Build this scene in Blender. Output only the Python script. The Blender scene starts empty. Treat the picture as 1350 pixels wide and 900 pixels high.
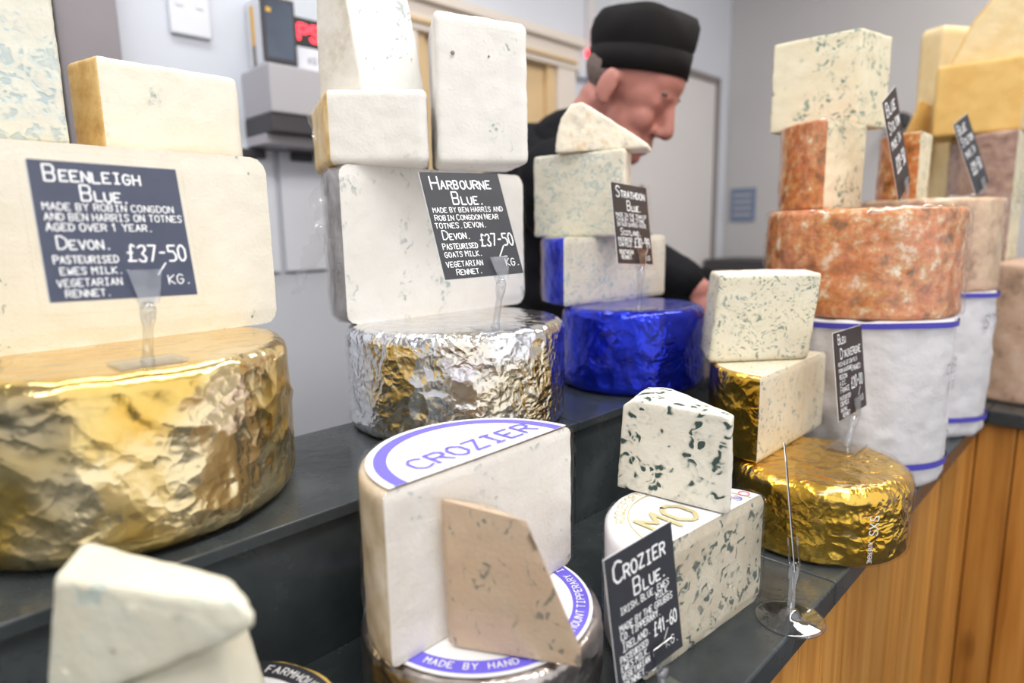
import bpy, bmesh, math, random
from mathutils import Vector, Matrix, noise
random.seed(7)
sc = bpy.context.scene
COL = sc.collection

# ------------------------------------------------------------------ camera
CAMZ = 1.38
TH, RO = math.radians(9.7), math.radians(1.0)
fw = Vector((0, math.cos(TH), -math.sin(TH))); r0 = Vector((1, 0, 0)); u0 = Vector((0, math.sin(TH), math.cos(TH)))
rv = r0*math.cos(RO) - u0*math.sin(RO); uv = u0*math.cos(RO) + r0*math.sin(RO)
cam_data = bpy.data.cameras.new('camera'); cam = bpy.data.objects.new('camera', cam_data); COL.objects.link(cam)
M = Matrix((rv, uv, -fw)).transposed().to_4x4(); M.translation = (0, 0, CAMZ); cam.matrix_world = M
cam_data.sensor_width = 36; cam_data.lens = 850/1350*36; cam_data.clip_start = .02
cam_data.dof.use_dof = True; cam_data.dof.focus_distance = .66; cam_data.dof.aperture_fstop = 2.8
sc.camera = cam

# ------------------------------------------------------------------ daylight, added unseen ceiling lights, exposure
w = bpy.data.worlds.new('world'); sc.world = w; w.use_nodes = True
w.node_tree.nodes['Background'].inputs[0].default_value = (.96, .97, 1, 1)
w.node_tree.nodes['Background'].inputs[1].default_value = 1.15
sc.view_settings.view_transform = 'Standard'; sc.view_settings.look = 'None'
sc.view_settings.exposure = 0.2; sc.view_settings.gamma = 1; sc.view_settings.use_curve_mapping = False

D2 = Vector((.7025, .7117, 0)); N2 = Vector((.7117, -.7025, 0))     # along the counter / towards the customer
def W(s, n, z=0): return D2*s + N2*n + Vector((0, 0, z))
YAW = math.atan2(D2.y, D2.x)

def area(name, s, n, z, sx, sy, power, col):
    l = bpy.data.lights.new(name, 'AREA'); l.shape = 'RECTANGLE'; l.size = sx; l.size_y = sy; l.energy = power; l.color = col
    o = bpy.data.objects.new(name, l); COL.objects.link(o); o.location = W(s, n, z); o.rotation_euler = (0, 0, YAW)
    return o
area('unseen_ceiling_fill', .5, .25, 2.86, 1.5, .30, 26, (1, .97, .93))  # all four are added, unseen lights that give the foil bright reflections
area('unseen_ceiling_fill', 2.2, -.1, 2.86, 1.5, .30, 20, (1, .95, .89))
area('unseen_ceiling_fill', .3, -1.15, 2.86, 1.5, .30, 16, (.95, .97, 1))
area('unseen_ceiling_fill', -1.2, .6, 2.86, 1.5, .30, 22, (1, .98, .95))

# ------------------------------------------------------------------ materials
def new_mat(name):
    m = bpy.data.materials.new(name); m.use_nodes = True
    nt = m.node_tree; return m, nt, nt.nodes['Principled BSDF']
def nd(nt, t, **kw):
    n = nt.nodes.new(t)
    for k, v in kw.items():
        if k.startswith('i_'):
            key = k[2:]; key = int(key) if key.isdigit() else key
            if hasattr(v, 'is_output'): nt.links.new(v, n.inputs[key])
            else: n.inputs[key].default_value = v
        else: setattr(n, k, v)
    return n
def c4(c): return (c[0], c[1], c[2], 1)
def coords(nt, scale=(1, 1, 1), rot=(0, 0, 0)):
    t = nd(nt, 'ShaderNodeTexCoord'); mp = nd(nt, 'ShaderNodeMapping'); nt.links.new(t.outputs['Object'], mp.inputs[0])
    mp.inputs['Scale'].default_value = scale; mp.inputs['Rotation'].default_value = rot
    return mp.outputs[0]
def ramp(nt, fac, stops):
    r = nd(nt, 'ShaderNodeValToRGB'); nt.links.new(fac, r.inputs[0]); e = r.color_ramp.elements
    while len(e) < len(stops): e.new(.5)
    for k, (p, c) in enumerate(stops):
        e[k].position = p; e[k].color = c4(c) if not isinstance(c, (int, float)) else (c, c, c, 1)
    return r.outputs[0]
def mixc(nt, fac, a, b):
    m = nd(nt, 'ShaderNodeMix', data_type='RGBA')
    for sock, v in ((m.inputs[0], fac), (m.inputs[6], a), (m.inputs[7], b)):
        if hasattr(v, 'is_output'): nt.links.new(v, sock)
        elif isinstance(v, (int, float)): sock.default_value = v
        else: sock.default_value = c4(v)
    return m.outputs[2]
def mul(nt, a, b, op='MULTIPLY'):
    m = nd(nt, 'ShaderNodeMath', operation=op)
    for k, v in enumerate((a, b)):
        if hasattr(v, 'is_output'): nt.links.new(v, m.inputs[k])
        else: m.inputs[k].default_value = v
    return m.outputs[0]
def noise_tex(nt, co, scale, detail=3, rough=.55):
    n = nd(nt, 'ShaderNodeTexNoise', i_Scale=scale, i_Detail=detail, i_Roughness=rough); nt.links.new(co, n.inputs['Vector']); return n
def bump(nt, bs, h, strength, dist):
    b = nd(nt, 'ShaderNodeBump', i_Strength=strength, i_Distance=dist); nt.links.new(h, b.inputs['Height'])
    nt.links.new(b.outputs[0], bs.inputs['Normal']); return b
def flat(name, col, rough=.6, metal=0, emit=None, es=1, var=.06, vs=12):
    m, nt, bs = new_mat(name)
    co = coords(nt); n = noise_tex(nt, co, vs, 3)
    d = tuple(c*(1-var*2) for c in col); l = tuple(min(1, c*(1+var)) for c in col)
    nt.links.new(mixc(nt, n.outputs[0], d, l), bs.inputs['Base Color'])
    bs.inputs['Roughness'].default_value = rough; bs.inputs['Metallic'].default_value = metal
    if rough >= .7: bs.inputs['Specular IOR Level'].default_value = .15
    if emit: bs.inputs['Emission Color'].default_value = c4(emit); bs.inputs['Emission Strength'].default_value = es
    return m

def cheese(name, base, var, vein, style='speck', scale=70, size=.3, patch=(.45, .6), pscale=14, amt=.9, halo=.35, stretch=(1, 1, 1), rough=.5, distort=.012, seed=0, band=None):
    m, nt, bs = new_mat(name)
    base = tuple(x*.90 for x in base); var = tuple(x*.88 for x in var)
    co0 = coords(nt, (1, 1, 1))
    nz = noise_tex(nt, co0, 45, 2)
    v1 = nd(nt, 'ShaderNodeVectorMath', operation='SUBTRACT'); nt.links.new(nz.outputs['Color'], v1.inputs[0]); v1.inputs[1].default_value = (.5, .5, .5)
    v2 = nd(nt, 'ShaderNodeVectorMath', operation='SCALE'); nt.links.new(v1.outputs[0], v2.inputs[0]); v2.inputs['Scale'].default_value = distort*2
    v3 = nd(nt, 'ShaderNodeVectorMath', operation='ADD'); nt.links.new(co0, v3.inputs[0]); nt.links.new(v2.outputs[0], v3.inputs[1])
    mp = nd(nt, 'ShaderNodeMapping'); nt.links.new(v3.outputs[0], mp.inputs[0]); mp.inputs['Scale'].default_value = stretch
    mp.inputs['Location'].default_value = (seed*.37, seed*.21, seed*.13)
    co = mp.outputs[0]
    vo = nd(nt, 'ShaderNodeTexVoronoi', feature='DISTANCE_TO_EDGE' if style == 'crack' else 'F1', i_Scale=scale); nt.links.new(co, vo.inputs['Vector'])
    dist = vo.outputs['Distance']
    m1 = ramp(nt, dist, [(size*.55, 1), (size, 0)]); mh = ramp(nt, dist, [(size*.6, 1), (min(.99, size*2.0), 0)])
    if style == 'blot':                                   # only some cells hold a hole, of unequal size
        sp = nd(nt, 'ShaderNodeSeparateColor'); nt.links.new(vo.outputs['Color'], sp.inputs[0])
        dd = mul(nt, dist, ramp(nt, sp.outputs[0], [(.0, .5), (.9, .0)]), 'ADD')
        m1 = ramp(nt, dd, [(size*.7, 1), (size, 0)]); mh = ramp(nt, dd, [(size*.7, 1), (min(.99, size*1.5), 0)])
    pn = noise_tex(nt, co, pscale, 2); pm = ramp(nt, pn.outputs[0], [(patch[0], 0), (patch[1], 1)])
    if band:                                              # a veined seam standing in the paste
        dp = nd(nt, 'ShaderNodeVectorMath', operation='DOT_PRODUCT'); nt.links.new(v3.outputs[0], dp.inputs[0]); dp.inputs[1].default_value = (band[0], band[1], 0)
        ab = mul(nt, mul(nt, mul(nt, dp.outputs['Value'], band[2], 'SUBTRACT'), 0, 'ADD'), 1, 'MULTIPLY'); ab2 = nd(nt, 'ShaderNodeMath', operation='ABSOLUTE'); nt.links.new(ab, ab2.inputs[0])
        bn_ = noise_tex(nt, co0, 30, 3)
        pm = mul(nt, mul(nt, pm, .8), mul(nt, ramp(nt, mul(nt, ab2.outputs[0], 1/band[3]), [(.25, 1), (1, 0)]), ramp(nt, bn_.outputs[0], [(.42, 0), (.56, 1)])), 'MAXIMUM')
    mask = mul(nt, m1, pm); hmask = mul(nt, mul(nt, mh, pm), halo)
    bn = noise_tex(nt, co0, 22, 4)
    bc = mixc(nt, ramp(nt, bn.outputs[0], [(.35, 0), (.7, 1)]), base, var)
    hc = tuple((b+v)/2 for b, v in zip(base, vein)); hc = (hc[0]*.95, hc[1]*1.05, hc[2]*1.05)
    c = mixc(nt, hmask, bc, hc); c = mixc(nt, mul(nt, mask, amt), c, vein)
    nt.links.new(c, bs.inputs['Base Color']); bs.inputs['Roughness'].default_value = rough
    bs.inputs['Specular IOR Level'].default_value = .35
    fn = noise_tex(nt, co0, 260, 4)
    h = mul(nt, fn.outputs[0], mul(nt, mask, 1.2), 'SUBTRACT')
    bump(nt, bs, h, .35, .0015)
    return m

def foil(name, col, col2, rough=.2, scale=38, strength=.55, dist=.004, metal=1.0, tint=None):
    m, nt, bs = new_mat(name)
    co = coords(nt); nz = noise_tex(nt, co, 24, 3)
    v2 = nd(nt, 'ShaderNodeVectorMath', operation='SCALE'); nt.links.new(nz.outputs['Color'], v2.inputs[0]); v2.inputs['Scale'].default_value = .03
    v3 = nd(nt, 'ShaderNodeVectorMath', operation='ADD'); nt.links.new(co, v3.inputs[0]); nt.links.new(v2.outputs[0], v3.inputs[1])
    a = nd(nt, 'ShaderNodeTexVoronoi', feature='F1', i_Scale=scale); nt.links.new(v3.outputs[0], a.inputs['Vector'])
    b = nd(nt, 'ShaderNodeTexVoronoi', feature='F1', i_Scale=scale*2.7); nt.links.new(v3.outputs[0], b.inputs['Vector'])
    n2 = noise_tex(nt, co, scale*.7, 2, .5); n4 = noise_tex(nt, co, 13, 2)
    pt = ramp(nt, n4.outputs[0], [(.40, .05), (.60, 1)])
    h = mul(nt, mul(nt, a.outputs[0], .55), mul(nt, mul(nt, b.outputs[0], .30), pt), 'ADD')
    h = mul(nt, h, mul(nt, n2.outputs[0], .5), 'ADD')
    bump(nt, bs, h, strength, dist)
    cc = mixc(nt, ramp(nt, nz.outputs[0], [(.38, 0), (.62, 1)]), col, col2)
    if tint: 
        n3 = noise_tex(nt, co, 7, 2); cc = mixc(nt, ramp(nt, n3.outputs[0], [(.5, 0), (.62, 1)]), cc, tint)
    nt.links.new(cc, bs.inputs['Base Color'])
    bs.inputs['Metallic'].default_value = metal; bs.inputs['Roughness'].default_value = rough
    bs.inputs['Coat Weight'].default_value = .4; bs.inputs['Coat Roughness'].default_value = .08
    return m

def rind(name, cols, scale=38, rough=.55, bst=.6, coat=.0, mixin=.5, tint=None):
    m, nt, bs = new_mat(name); co = coords(nt)
    n = noise_tex(nt, co, scale, 5, .65); n2 = noise_tex(nt, co, scale*.28, 3)
    k = len(cols)-1
    c = ramp(nt, n.outputs[0], [(.34+.32*i/k, cc) for i, cc in enumerate(cols)])
    c2 = mixc(nt, mul(nt, ramp(nt, n2.outputs[0], [(.46, 0), (.62, 1)]), mixin), c, tint or cols[len(cols)//2])
    nt.links.new(c2, bs.inputs['Base Color']); bs.inputs['Roughness'].default_value = rough
    bs.inputs['Coat Weight'].default_value = coat; bs.inputs['Coat Roughness'].default_value = .12
    bump(nt, bs, n.outputs[0], bst, .003)
    return m

def film(name, dens=.07, scale=22, col=(1, 1, 1), strength=.4, milky=0):
    m, nt, bs = new_mat(name); nt.nodes.remove(bs); out = nt.nodes['Material Output']
    co = coords(nt); nz = noise_tex(nt, co, 18, 3)
    v2 = nd(nt, 'ShaderNodeVectorMath', operation='SCALE'); nt.links.new(nz.outputs['Color'], v2.inputs[0]); v2.inputs['Scale'].default_value = .06
    v3 = nd(nt, 'ShaderNodeVectorMath', operation='ADD'); nt.links.new(co, v3.inputs[0]); nt.links.new(v2.outputs[0], v3.inputs[1])
    a = nd(nt, 'ShaderNodeTexNoise', noise_type='RIDGED_MULTIFRACTAL', i_Scale=scale, i_Detail=3., i_Roughness=.5); nt.links.new(v3.outputs[0], a.inputs['Vector'])
    bp = nd(nt, 'ShaderNodeBump', i_Strength=strength, i_Distance=.003); nt.links.new(a.outputs[0], bp.inputs['Height'])
    fr = nd(nt, 'ShaderNodeLayerWeight', i_Blend=.5); frp = mul(nt, fr.outputs['Facing'], 4.0, 'POWER')
    n5 = noise_tex(nt, co, 16, 2)
    st = mul(nt, mul(nt, ramp(nt, a.outputs[0], [(.55, 0), (.95, 1)]), ramp(nt, n5.outputs[0], [(.45, 0), (.65, 1)])), dens*3)
    fac = mul(nt, mul(nt, mul(nt, frp, .35), st, 'ADD'), dens*.35, 'ADD')
    tr = nd(nt, 'ShaderNodeBsdfTransparent'); tr.inputs[0].default_value = c4(col)
    gl = nd(nt, 'ShaderNodeBsdfGlossy', i_Roughness=.09); nt.links.new(bp.outputs[0], gl.inputs['Normal'])
    top = gl
    if milky:
        df = nd(nt, 'ShaderNodeBsdfTranslucent'); df.inputs[0].default_value = (.9, .91, .95, 1); d2 = nd(nt, 'ShaderNodeBsdfDiffuse'); d2.inputs[0].default_value = (.9, .91, .95, 1); ad = nd(nt, 'ShaderNodeMixShader', i_0=.5); nt.links.new(df.outputs[0], ad.inputs[1]); nt.links.new(d2.outputs[0], ad.inputs[2])
        top = nd(nt, 'ShaderNodeMixShader', i_0=milky); nt.links.new(gl.outputs[0], top.inputs[1]); nt.links.new(ad.outputs[0], top.inputs[2])
    mx = nd(nt, 'ShaderNodeMixShader'); nt.links.new(fac, mx.inputs[0]); nt.links.new(tr.outputs[0], mx.inputs[1]); nt.links.new(top.outputs[0], mx.inputs[2])
    nt.links.new(mx.outputs[0], out.inputs[0])
    return m

def clear(name, tint=(1, 1, 1), rough=.03, dens=.06):
    m, nt, bs = new_mat(name); nt.nodes.remove(bs); out = nt.nodes['Material Output']
    fr = nd(nt, 'ShaderNodeLayerWeight', i_Blend=.5)
    co = coords(nt); n = noise_tex(nt, co, 60, 2)
    fac = mul(nt, mul(nt, mul(nt, fr.outputs['Facing'], 3.0, 'POWER'), .55), mul(nt, n.outputs[0], dens*2), 'ADD')
    tr = nd(nt, 'ShaderNodeBsdfTransparent'); tr.inputs[0].default_value = c4(tint)
    gl = nd(nt, 'ShaderNodeBsdfGlossy', i_Roughness=rough)
    mx = nd(nt, 'ShaderNodeMixShader'); nt.links.new(fac, mx.inputs[0]); nt.links.new(tr.outputs[0], mx.inputs[1]); nt.links.new(gl.outputs[0], mx.inputs[2])
    nt.links.new(mx.outputs[0], out.inputs[0]); return m

def slate(name):
    m, nt, bs = new_mat(name); co = coords(nt)
    n = noise_tex(nt, co, 9, 5, .6); n2 = noise_tex(nt, co, 70, 4)
    c = ramp(nt, n.outputs[0], [(.3, (.022, .028, .031)), (.55, (.040, .048, .052)), (.75, (.075, .088, .093))])
    nt.links.new(c, bs.inputs['Base Color'])
    nt.links.new(ramp(nt, n.outputs[0], [(.3, .16), (.7, .34)]), bs.inputs['Roughness'])
    h = mul(nt, mul(nt, n2.outputs[0], .3), n.outputs[0], 'ADD'); bump(nt, bs, h, .22, .004); return m
def wood(name, a, b, c):
    m, nt, bs = new_mat(name); co = coords(nt, (1, 1, .05))
    n = noise_tex(nt, co, 40, 4, .55); k = coords(nt, (1, 1, .35)); n2 = noise_tex(nt, k, 11, 3)
    col = ramp(nt, n.outputs[0], [(.32, a), (.5, b), (.68, c)])
    vo = nd(nt, 'ShaderNodeTexVoronoi', i_Scale=7.); nt.links.new(k, vo.inputs['Vector'])
    kn = ramp(nt, vo.outputs['Distance'], [(.05, 1), (.13, 0)])
    col = mixc(nt, mul(nt, kn, .75), col, tuple(x*.35 for x in a))
    col = mixc(nt, mul(nt, n2.outputs[0], .35), col, a)
    oi = nd(nt, 'ShaderNodeObjectInfo'); hs = nd(nt, 'ShaderNodeHueSaturation'); nt.links.new(col, hs.inputs['Color'])
    nt.links.new(mul(nt, mul(nt, oi.outputs['Random'], .45), .78, 'ADD'), hs.inputs['Value'])
    nt.links.new(hs.outputs[0], bs.inputs['Base Color'])
    bs.inputs['Roughness'].default_value = .38; bump(nt, bs, n.outputs[0], .12, .002); return m
def paper(name, col, rough=.6, st=.25, coat=0):
    m, nt, bs = new_mat(name); co = coords(nt); n = noise_tex(nt, co, 28, 5, .6); n2 = noise_tex(nt, co, 8, 3)
    nt.links.new(mixc(nt, ramp(nt, n2.outputs[0], [(.4, 0), (.7, 1)]), col, tuple(x*.86 for x in col)), bs.inputs['Base Color'])
    bs.inputs['Roughness'].default_value = rough; bs.inputs['Coat Weight'].default_value = coat
    bump(nt, bs, n.outputs[0], st, .004); return m

IV = (.86, .82, .73); IV2 = (.80, .75, .64); VN = (.16, .20, .20)
MT = dict(
    wall=flat('painted_wall', (.64, .66, .71), .7, var=.03, vs=3),
    wall_r=flat('grey_painted_wall', (.56, .54, .535), .7, var=.03, vs=3),
    floor=flat('dark_floor', (.035, .035, .037), .5), ceil=flat('white_ceiling', (.8, .8, .8), .8),
    slate=slate('slate'),
    pine=wood('varnished_pine', (.36, .14, .022), (.56, .25, .05), (.66, .33, .08)),
    dark=flat('dark_panel', (.02, .02, .022), .5),
    cheese_been=cheese('ivory_ewe_cheese', (.84, .80, .69), (.81, .76, .64), (.17, .22, .20), 'blot', 80, .34, (.52, .58), 8, .8, .7, (1, 1, .6), distort=.035, seed=6),
    cheese_been2=cheese('ivory_ewe_cheese_veined', (.80, .78, .67), (.77, .74, .63), (.40, .47, .50), 'blot', 46, .62, (.44, .56), 8, .55, .9, (1, 1, 1.4), seed=3, distort=.05),
    cheese_harb=cheese('white_goat_cheese', (.85, .82, .77), (.82, .79, .73), (.30, .32, .32), 'blot', 90, .36, (.51, .58), 9, .7, .8, (1, 1, .5), seed=2, distort=.03),
    cheese_harb_seam=cheese('white_goat_cheese_seam', (.85, .82, .77), (.82, .79, .73), (.26, .29, .28), 'blot', 100, .46, (.52, .60), 9, .7, .9, (1, 1, .5), seed=2, distort=.03, band=(.719, .695, -.062, .016)),
    cheese_been_seam=cheese('ivory_ewe_cheese_seam', (.84, .80, .69), (.81, .76, .64), (.30, .36, .36), 'blot', 90, .5, (.54, .60), 8, .7, .9, (1, 1, .6), seed=6, distort=.03, band=(.68, .733, -.058, .012)),
    cheese_harb2=cheese('white_goat_cheese_plain', (.86, .84, .80), (.84, .82, .76), (.34, .36, .36), 'blot', 95, .34, (.52, .6), 10, .6, .8, seed=5, distort=.03),
    cheese_strath=cheese('pale_blue_veined_cheese', (.80, .74, .60), (.77, .70, .54), (.36, .41, .39), 'blot', 85, .58, (.36, .52), 20, .55, .9, (1, 1, 1.9), seed=1, distort=.04),
    cheese_roq=cheese('marbled_cheese', (.86, .81, .68), (.88, .84, .73), (.045, .075, .065), 'blot', 64, .50, (.25, .36), 12, 1.0, .6, (1, 1, 1.25), distort=.026, seed=1),
    cheese_roq2=cheese('marbled_cheese_streaked', (.76, .69, .54), (.66, .55, .40), (.10, .12, .11), 'blot', 75, .50, (.30, .44), 12, .9, .7, (1.3, .6, .9), distort=.035, seed=4),
    cheese_auv=cheese('cream_blue_cheese', (.82, .75, .56), (.78, .72, .58), (.17, .21, .20), 'blot', 120, .48, (.30, .48), 22, .8, .8, (1, 1, 1.9), distort=.024, seed=2),
    cheese_auv2=cheese('cream_blue_cheese_specked', (.82, .73, .56), (.81, .68, .49), (.26, .30, .29), 'blot', 130, .44, (.36, .52), 14, .75, .7, (1, 1, 1), seed=6, distort=.022),
    cheese_stil=cheese('buttery_blue_cheese', (.82, .75, .55), (.80, .71, .49), (.12, .19, .16), 'blot', 60, .54, (.47, .57), 13, .85, .8, (1, 1, 1.0), distort=.05, seed=2),
    cheese_croz=cheese('wrapped_ivory_cheese', (.82, .78, .72), (.78, .72, .64), (.40, .42, .42), 'blot', 90, .34, (.46, .6), 10, .6, .4, seed=8),
    cheese_tan=cheese('tan_aged_cheese', (.64, .45, .30), (.68, .52, .36), (.20, .19, .16), 'blot', 70, .40, (.38, .52), 12, .7, .6, (1.6, 1.6, .5), seed=9, distort=.03),
    cheese_yel=cheese('golden_hard_cheese', (.80, .52, .17), (.74, .44, .12), (.66, .36, .09), 'speck', 40, .2, (.55, .7), 9, .4, .2, seed=3),
    cheese_pale=cheese('pale_hard_cheese', (.82, .66, .38), (.78, .58, .28), (.6, .42, .2), 'speck', 40, .2, (.55, .7), 9, .4, .2, seed=3),
    cheese_fg=cheese('soft_pale_cheese', (.80, .77, .62), (.79, .71, .53), (.38, .44, .42), 'blot', 46, .55, (.50, .62), 12, .6, .9, seed=11, distort=.05),
    rind_tan=rind('ochre_rind', [(.55, .34, .11), (.74, .52, .22), (.80, .62, .34)], 30, .55, .4),
    rind_cream=rind('beige_rind', [(.62, .54, .42), (.78, .72, .62), (.84, .80, .72)], 26, .6, .4),
    rind_crust=rind('mottled_cream_crust', [(.45, .38, .28), (.80, .72, .58), (.86, .78, .62), (.72, .52, .30)], 34, .7, .9),
    rind_orange=rind('orange_brown_rind', [(.20, .09, .03), (.40, .15, .035), (.62, .20, .05), (.60, .33, .12), (.82, .66, .50)], 48, .42, 1.0, .6, .35, (.66, .15, .045)),
    rind_buff=rind('buff_rind', [(.40, .30, .18), (.58, .46, .32), (.70, .61, .49)], 24, .55, .5, .2),
    rind_pink=rind('pinkish_brown_rind', [(.26, .14, .08), (.50, .30, .19), (.60, .38, .25), (.66, .50, .30)], 40, .5, .8, .4, .4, (.70, .55, .34)),
    rind_mauve=rind('mauve_brown_rind', [(.17, .10, .08), (.32, .19, .15), (.42, .26, .20), (.50, .34, .24)], 44, .5, .8, .4),
    rind_salmon=rind('pale_salmon_rind', [(.28, .18, .12), (.52, .34, .23), (.58, .39, .27), (.62, .46, .34)], 18, .6, .5, .2),
    gold=foil('gold_foil', (.86, .62, .19), (.80, .52, .12), .22, 24, .8, .007, tint=(.88, .72, .42)),
    gold2=foil('deep_gold_foil', (.86, .55, .08), (.76, .44, .04), .22, 52, 1.0, .005),
    silver=foil('silver_foil', (.86, .86, .88), (.78, .78, .81), .2, 44, 1.0, .006, tint=(.80, .72, .56)),
    blue=foil('blue_foil', (.012, .035, .68), (.01, .022, .48), .2, 40, .9, .006, metal=.75),
    foil_dull=foil('dull_foil', (.55, .50, .47), (.36, .31, .28), .3, 50, .6, .004),
    film=film('cling_film'), film_heavy=film('thick_cling_film', .17, 26, strength=1.0), film_tail=film('bunched_cling_film', .6, 60, strength=1.0, milky=.6),
    clear=clear('clear_plastic'), clear2=clear('clear_card_sleeve', dens=.012), glass=clear('clear_acrylic', (.93, .94, .96), dens=.16),
    card=flat('chalk_card', (.030, .032, .040), .55, var=.15, vs=60), card_blue=flat('slate_blue_card', (.042, .052, .095), .5, var=.12, vs=60),
    card_brown=flat('brown_black_card', (.030, .017, .014), .55, var=.1, vs=60), chalk=flat('chalk_ink', (.88, .88, .88), .7, var=.02),
    card_white=flat('card_edge', (.8, .8, .8), .6),
    label=paper('white_label_paper', (.90, .89, .90), .55, .2, .3), cloth=paper('white_muslin_wrap', (.66, .64, .65), .7, .8),
    violet=flat('violet_print', (.16, .13, .74), .5), violet_pale=flat('pale_violet_print', (.58, .56, .80), .6), goldink=flat('gold_print', (.58, .50, .26), .5),
    redink=flat('red_print', (.65, .18, .25), .6), navy=flat('navy_stripe', (.06, .05, .42), .55), greyink=flat('grey_print', (.33, .32, .36), .6), inkblue=flat('blue_print', (.1, .16, .5), .6),
    ink_black=flat('black_label', (.02, .022, .03), .5), gold_rim=rind('golden_rim', [(.45, .28, .05), (.7, .46, .1), (.8, .58, .2)], 60, .5, .5),
    skin=flat('skin', (.50, .20, .155), .5, var=.12, vs=24), skin_dark=flat('lips', (.45, .18, .16), .5), hair=flat('grey_hair', (.20, .15, .13), .8, var=.2, vs=160),
    black_cloth=flat('black_cotton', (.012, .012, .014), .85, var=.2, vs=40), cap_cloth=flat('black_cap_cotton', (.013, .011, .011), .75, var=.2, vs=30),
    button=flat('grey_button', (.3, .3, .3), .4),
    cream=flat('cream_gloss_paint', (.74, .66, .58), .45, var=.03, vs=4), ochre=flat('warm_wood_door', (.70, .50, .27), .5, var=.08, vs=6), white=flat('white_plastic', (.72, .73, .77), .4, var=.02),
    doorw=flat('white_door_paint', (.66, .63, .62), .5, var=.03, vs=3), trimb=flat('taupe_trim', (.22, .19, .18), .5), grey=flat('grey_shelf', (.46, .44, .46), .5, var=.04, vs=5), darkgrey=flat('charcoal_and_shade', (.05, .045, .05), .5),  # charcoal colours real parts and the shade painted under the wall shelf
    post=flat('brown_grey_upright', (.26, .23, .24), .5, var=.05), lcd=flat('dark_screen', (.09, .11, .15), .15, var=.3, vs=8), ledred=flat('red_led', (.9, .02, .03), .5, emit=(1, .03, .05), es=3.0),
    orange=flat('orange_strip', (.75, .42, .05), .5), sheet=flat('white_sheet', (.74, .75, .80), .6, var=.02), sign=flat('blue_grey_sign', (.20, .25, .36), .5, var=.1, vs=20), steel=flat('steel', (.55, .55, .57), .3, .9),
    board=flat('white_board', (.75, .75, .74), .5),
)

# ------------------------------------------------------------------ object helpers
def tag(o, label=None, cat=None, group=None, kind=None):
    if label: o['label'] = label
    if cat: o['category'] = cat
    if group: o['group'] = group
    if kind: o['kind'] = kind
    return o
def thing(name, label, cat, loc, group=None):
    o = bpy.data.objects.new(name, None); COL.objects.link(o); o.location = loc; o.empty_display_size = .03
    return tag(o, label, cat, group)
def root_loc(p):
    v = Vector((0, 0, 0))
    while p: v = v + p.location; p = p.parent
    return v
def link_mesh(name, V, F, mats, fm=None, parent=None, loc=None, smooth=True):
    base = root_loc(parent) if parent else Vector(loc or (0, 0, 0))
    me = bpy.data.meshes.new(name); me.from_pydata([tuple(Vector(v)-base) for v in V], [], F)
    for m in (mats if isinstance(mats, (list, tuple)) else [mats]): me.materials.append(MT[m])
    if fm: me.polygons.foreach_set('material_index', fm)
    me.polygons.foreach_set('use_smooth', [smooth]*len(F)); me.update()
    o = bpy.data.objects.new(name, me); COL.objects.link(o)
    if parent: o.parent = parent
    else: o.location = base
    return o
def bm_obj(name, bm, mats, parent=None, loc=None, smooth=False):
    bm.verts.index_update(); V = [v.co.copy() for v in bm.verts]; F = [[v.index for v in f.verts] for f in bm.faces]; fm = [f.material_index for f in bm.faces]
    sm = smooth; bm.free()
    return link_mesh(name, V, F, mats, fm, parent, loc, sm)

def box_bm(bm, c, ax, ay, az, hx, hy, hz, bev=0):
    pts = [bm.verts.new(c + ax*(hx*i) + ay*(hy*j) + az*(hz*k)) for k in (-1, 1) for j in (-1, 1) for i in (-1, 1)]
    q = [(0, 2, 3, 1), (4, 5, 7, 6), (0, 1, 5, 4), (2, 6, 7, 3), (0, 4, 6, 2), (1, 3, 7, 5)]
    fs = [bm.faces.new([pts[i] for i in f]) for f in q]
    if bev:
        es = list({e for f in fs for e in f.edges}); bmesh.ops.bevel(bm, geom=es, offset=bev, segments=2, profile=.5, affect='EDGES')
def sbox(name, s0, s1, n0, n1, z0, z1, mat, parent=None, bev=.002, loc=None):
    """box aligned with the counter"""
    bm = bmesh.new(); c = W((s0+s1)/2, (n0+n1)/2, (z0+z1)/2)
    box_bm(bm, c, D2, N2, Vector((0, 0, 1)), (s1-s0)/2, (n1-n0)/2, (z1-z0)/2, bev)
    bmesh.ops.recalc_face_normals(bm, faces=bm.faces)
    if not parent and loc is None: loc = W((s0+s1)/2, (n0+n1)/2, z0)
    return bm_obj(name, bm, mat, parent, loc)

# footprints: each returns f(inset)->points and a tag per segment
def disc(c, R, step=.0035):
    k = max(48, int(2*math.pi*R/step))
    return (lambda i: [(c[0]+(R-i)*math.cos(2*math.pi*a/k), c[1]+(R-i)*math.sin(2*math.pi*a/k)) for a in range(k)]), ['rind']*k
def sector(c, R, a0, a1, step=.004, cutin=.0):
    """apex c, arc from a0 to a1 degrees (counter-clockwise); half wheel when a1-a0=180"""
    a0, a1 = math.radians(a0), math.radians(a1); na = max(14, int(R*(a1-a0)/step)); nc = max(8, int(R/step))
    def f(i):
        r = R-i; P = []
        ci = min(i, .0012)
        mid = (a0+a1)/2; off = (math.cos(mid)*ci, math.sin(mid)*ci); cc = (c[0]+off[0], c[1]+off[1])
        for k in range(nc): P.append((cc[0]+math.cos(a0)*r*k/nc, cc[1]+math.sin(a0)*r*k/nc))
        for k in range(na): a = a0+(a1-a0)*k/na; P.append((cc[0]+math.cos(a)*r, cc[1]+math.sin(a)*r))
        for k in range(nc): P.append((cc[0]+math.cos(a1)*r*(1-k/nc), cc[1]+math.sin(a1)*r*(1-k/nc)))
        return P
    return f, ['cut']*nc + ['rind']*na + ['cut']*nc
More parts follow.
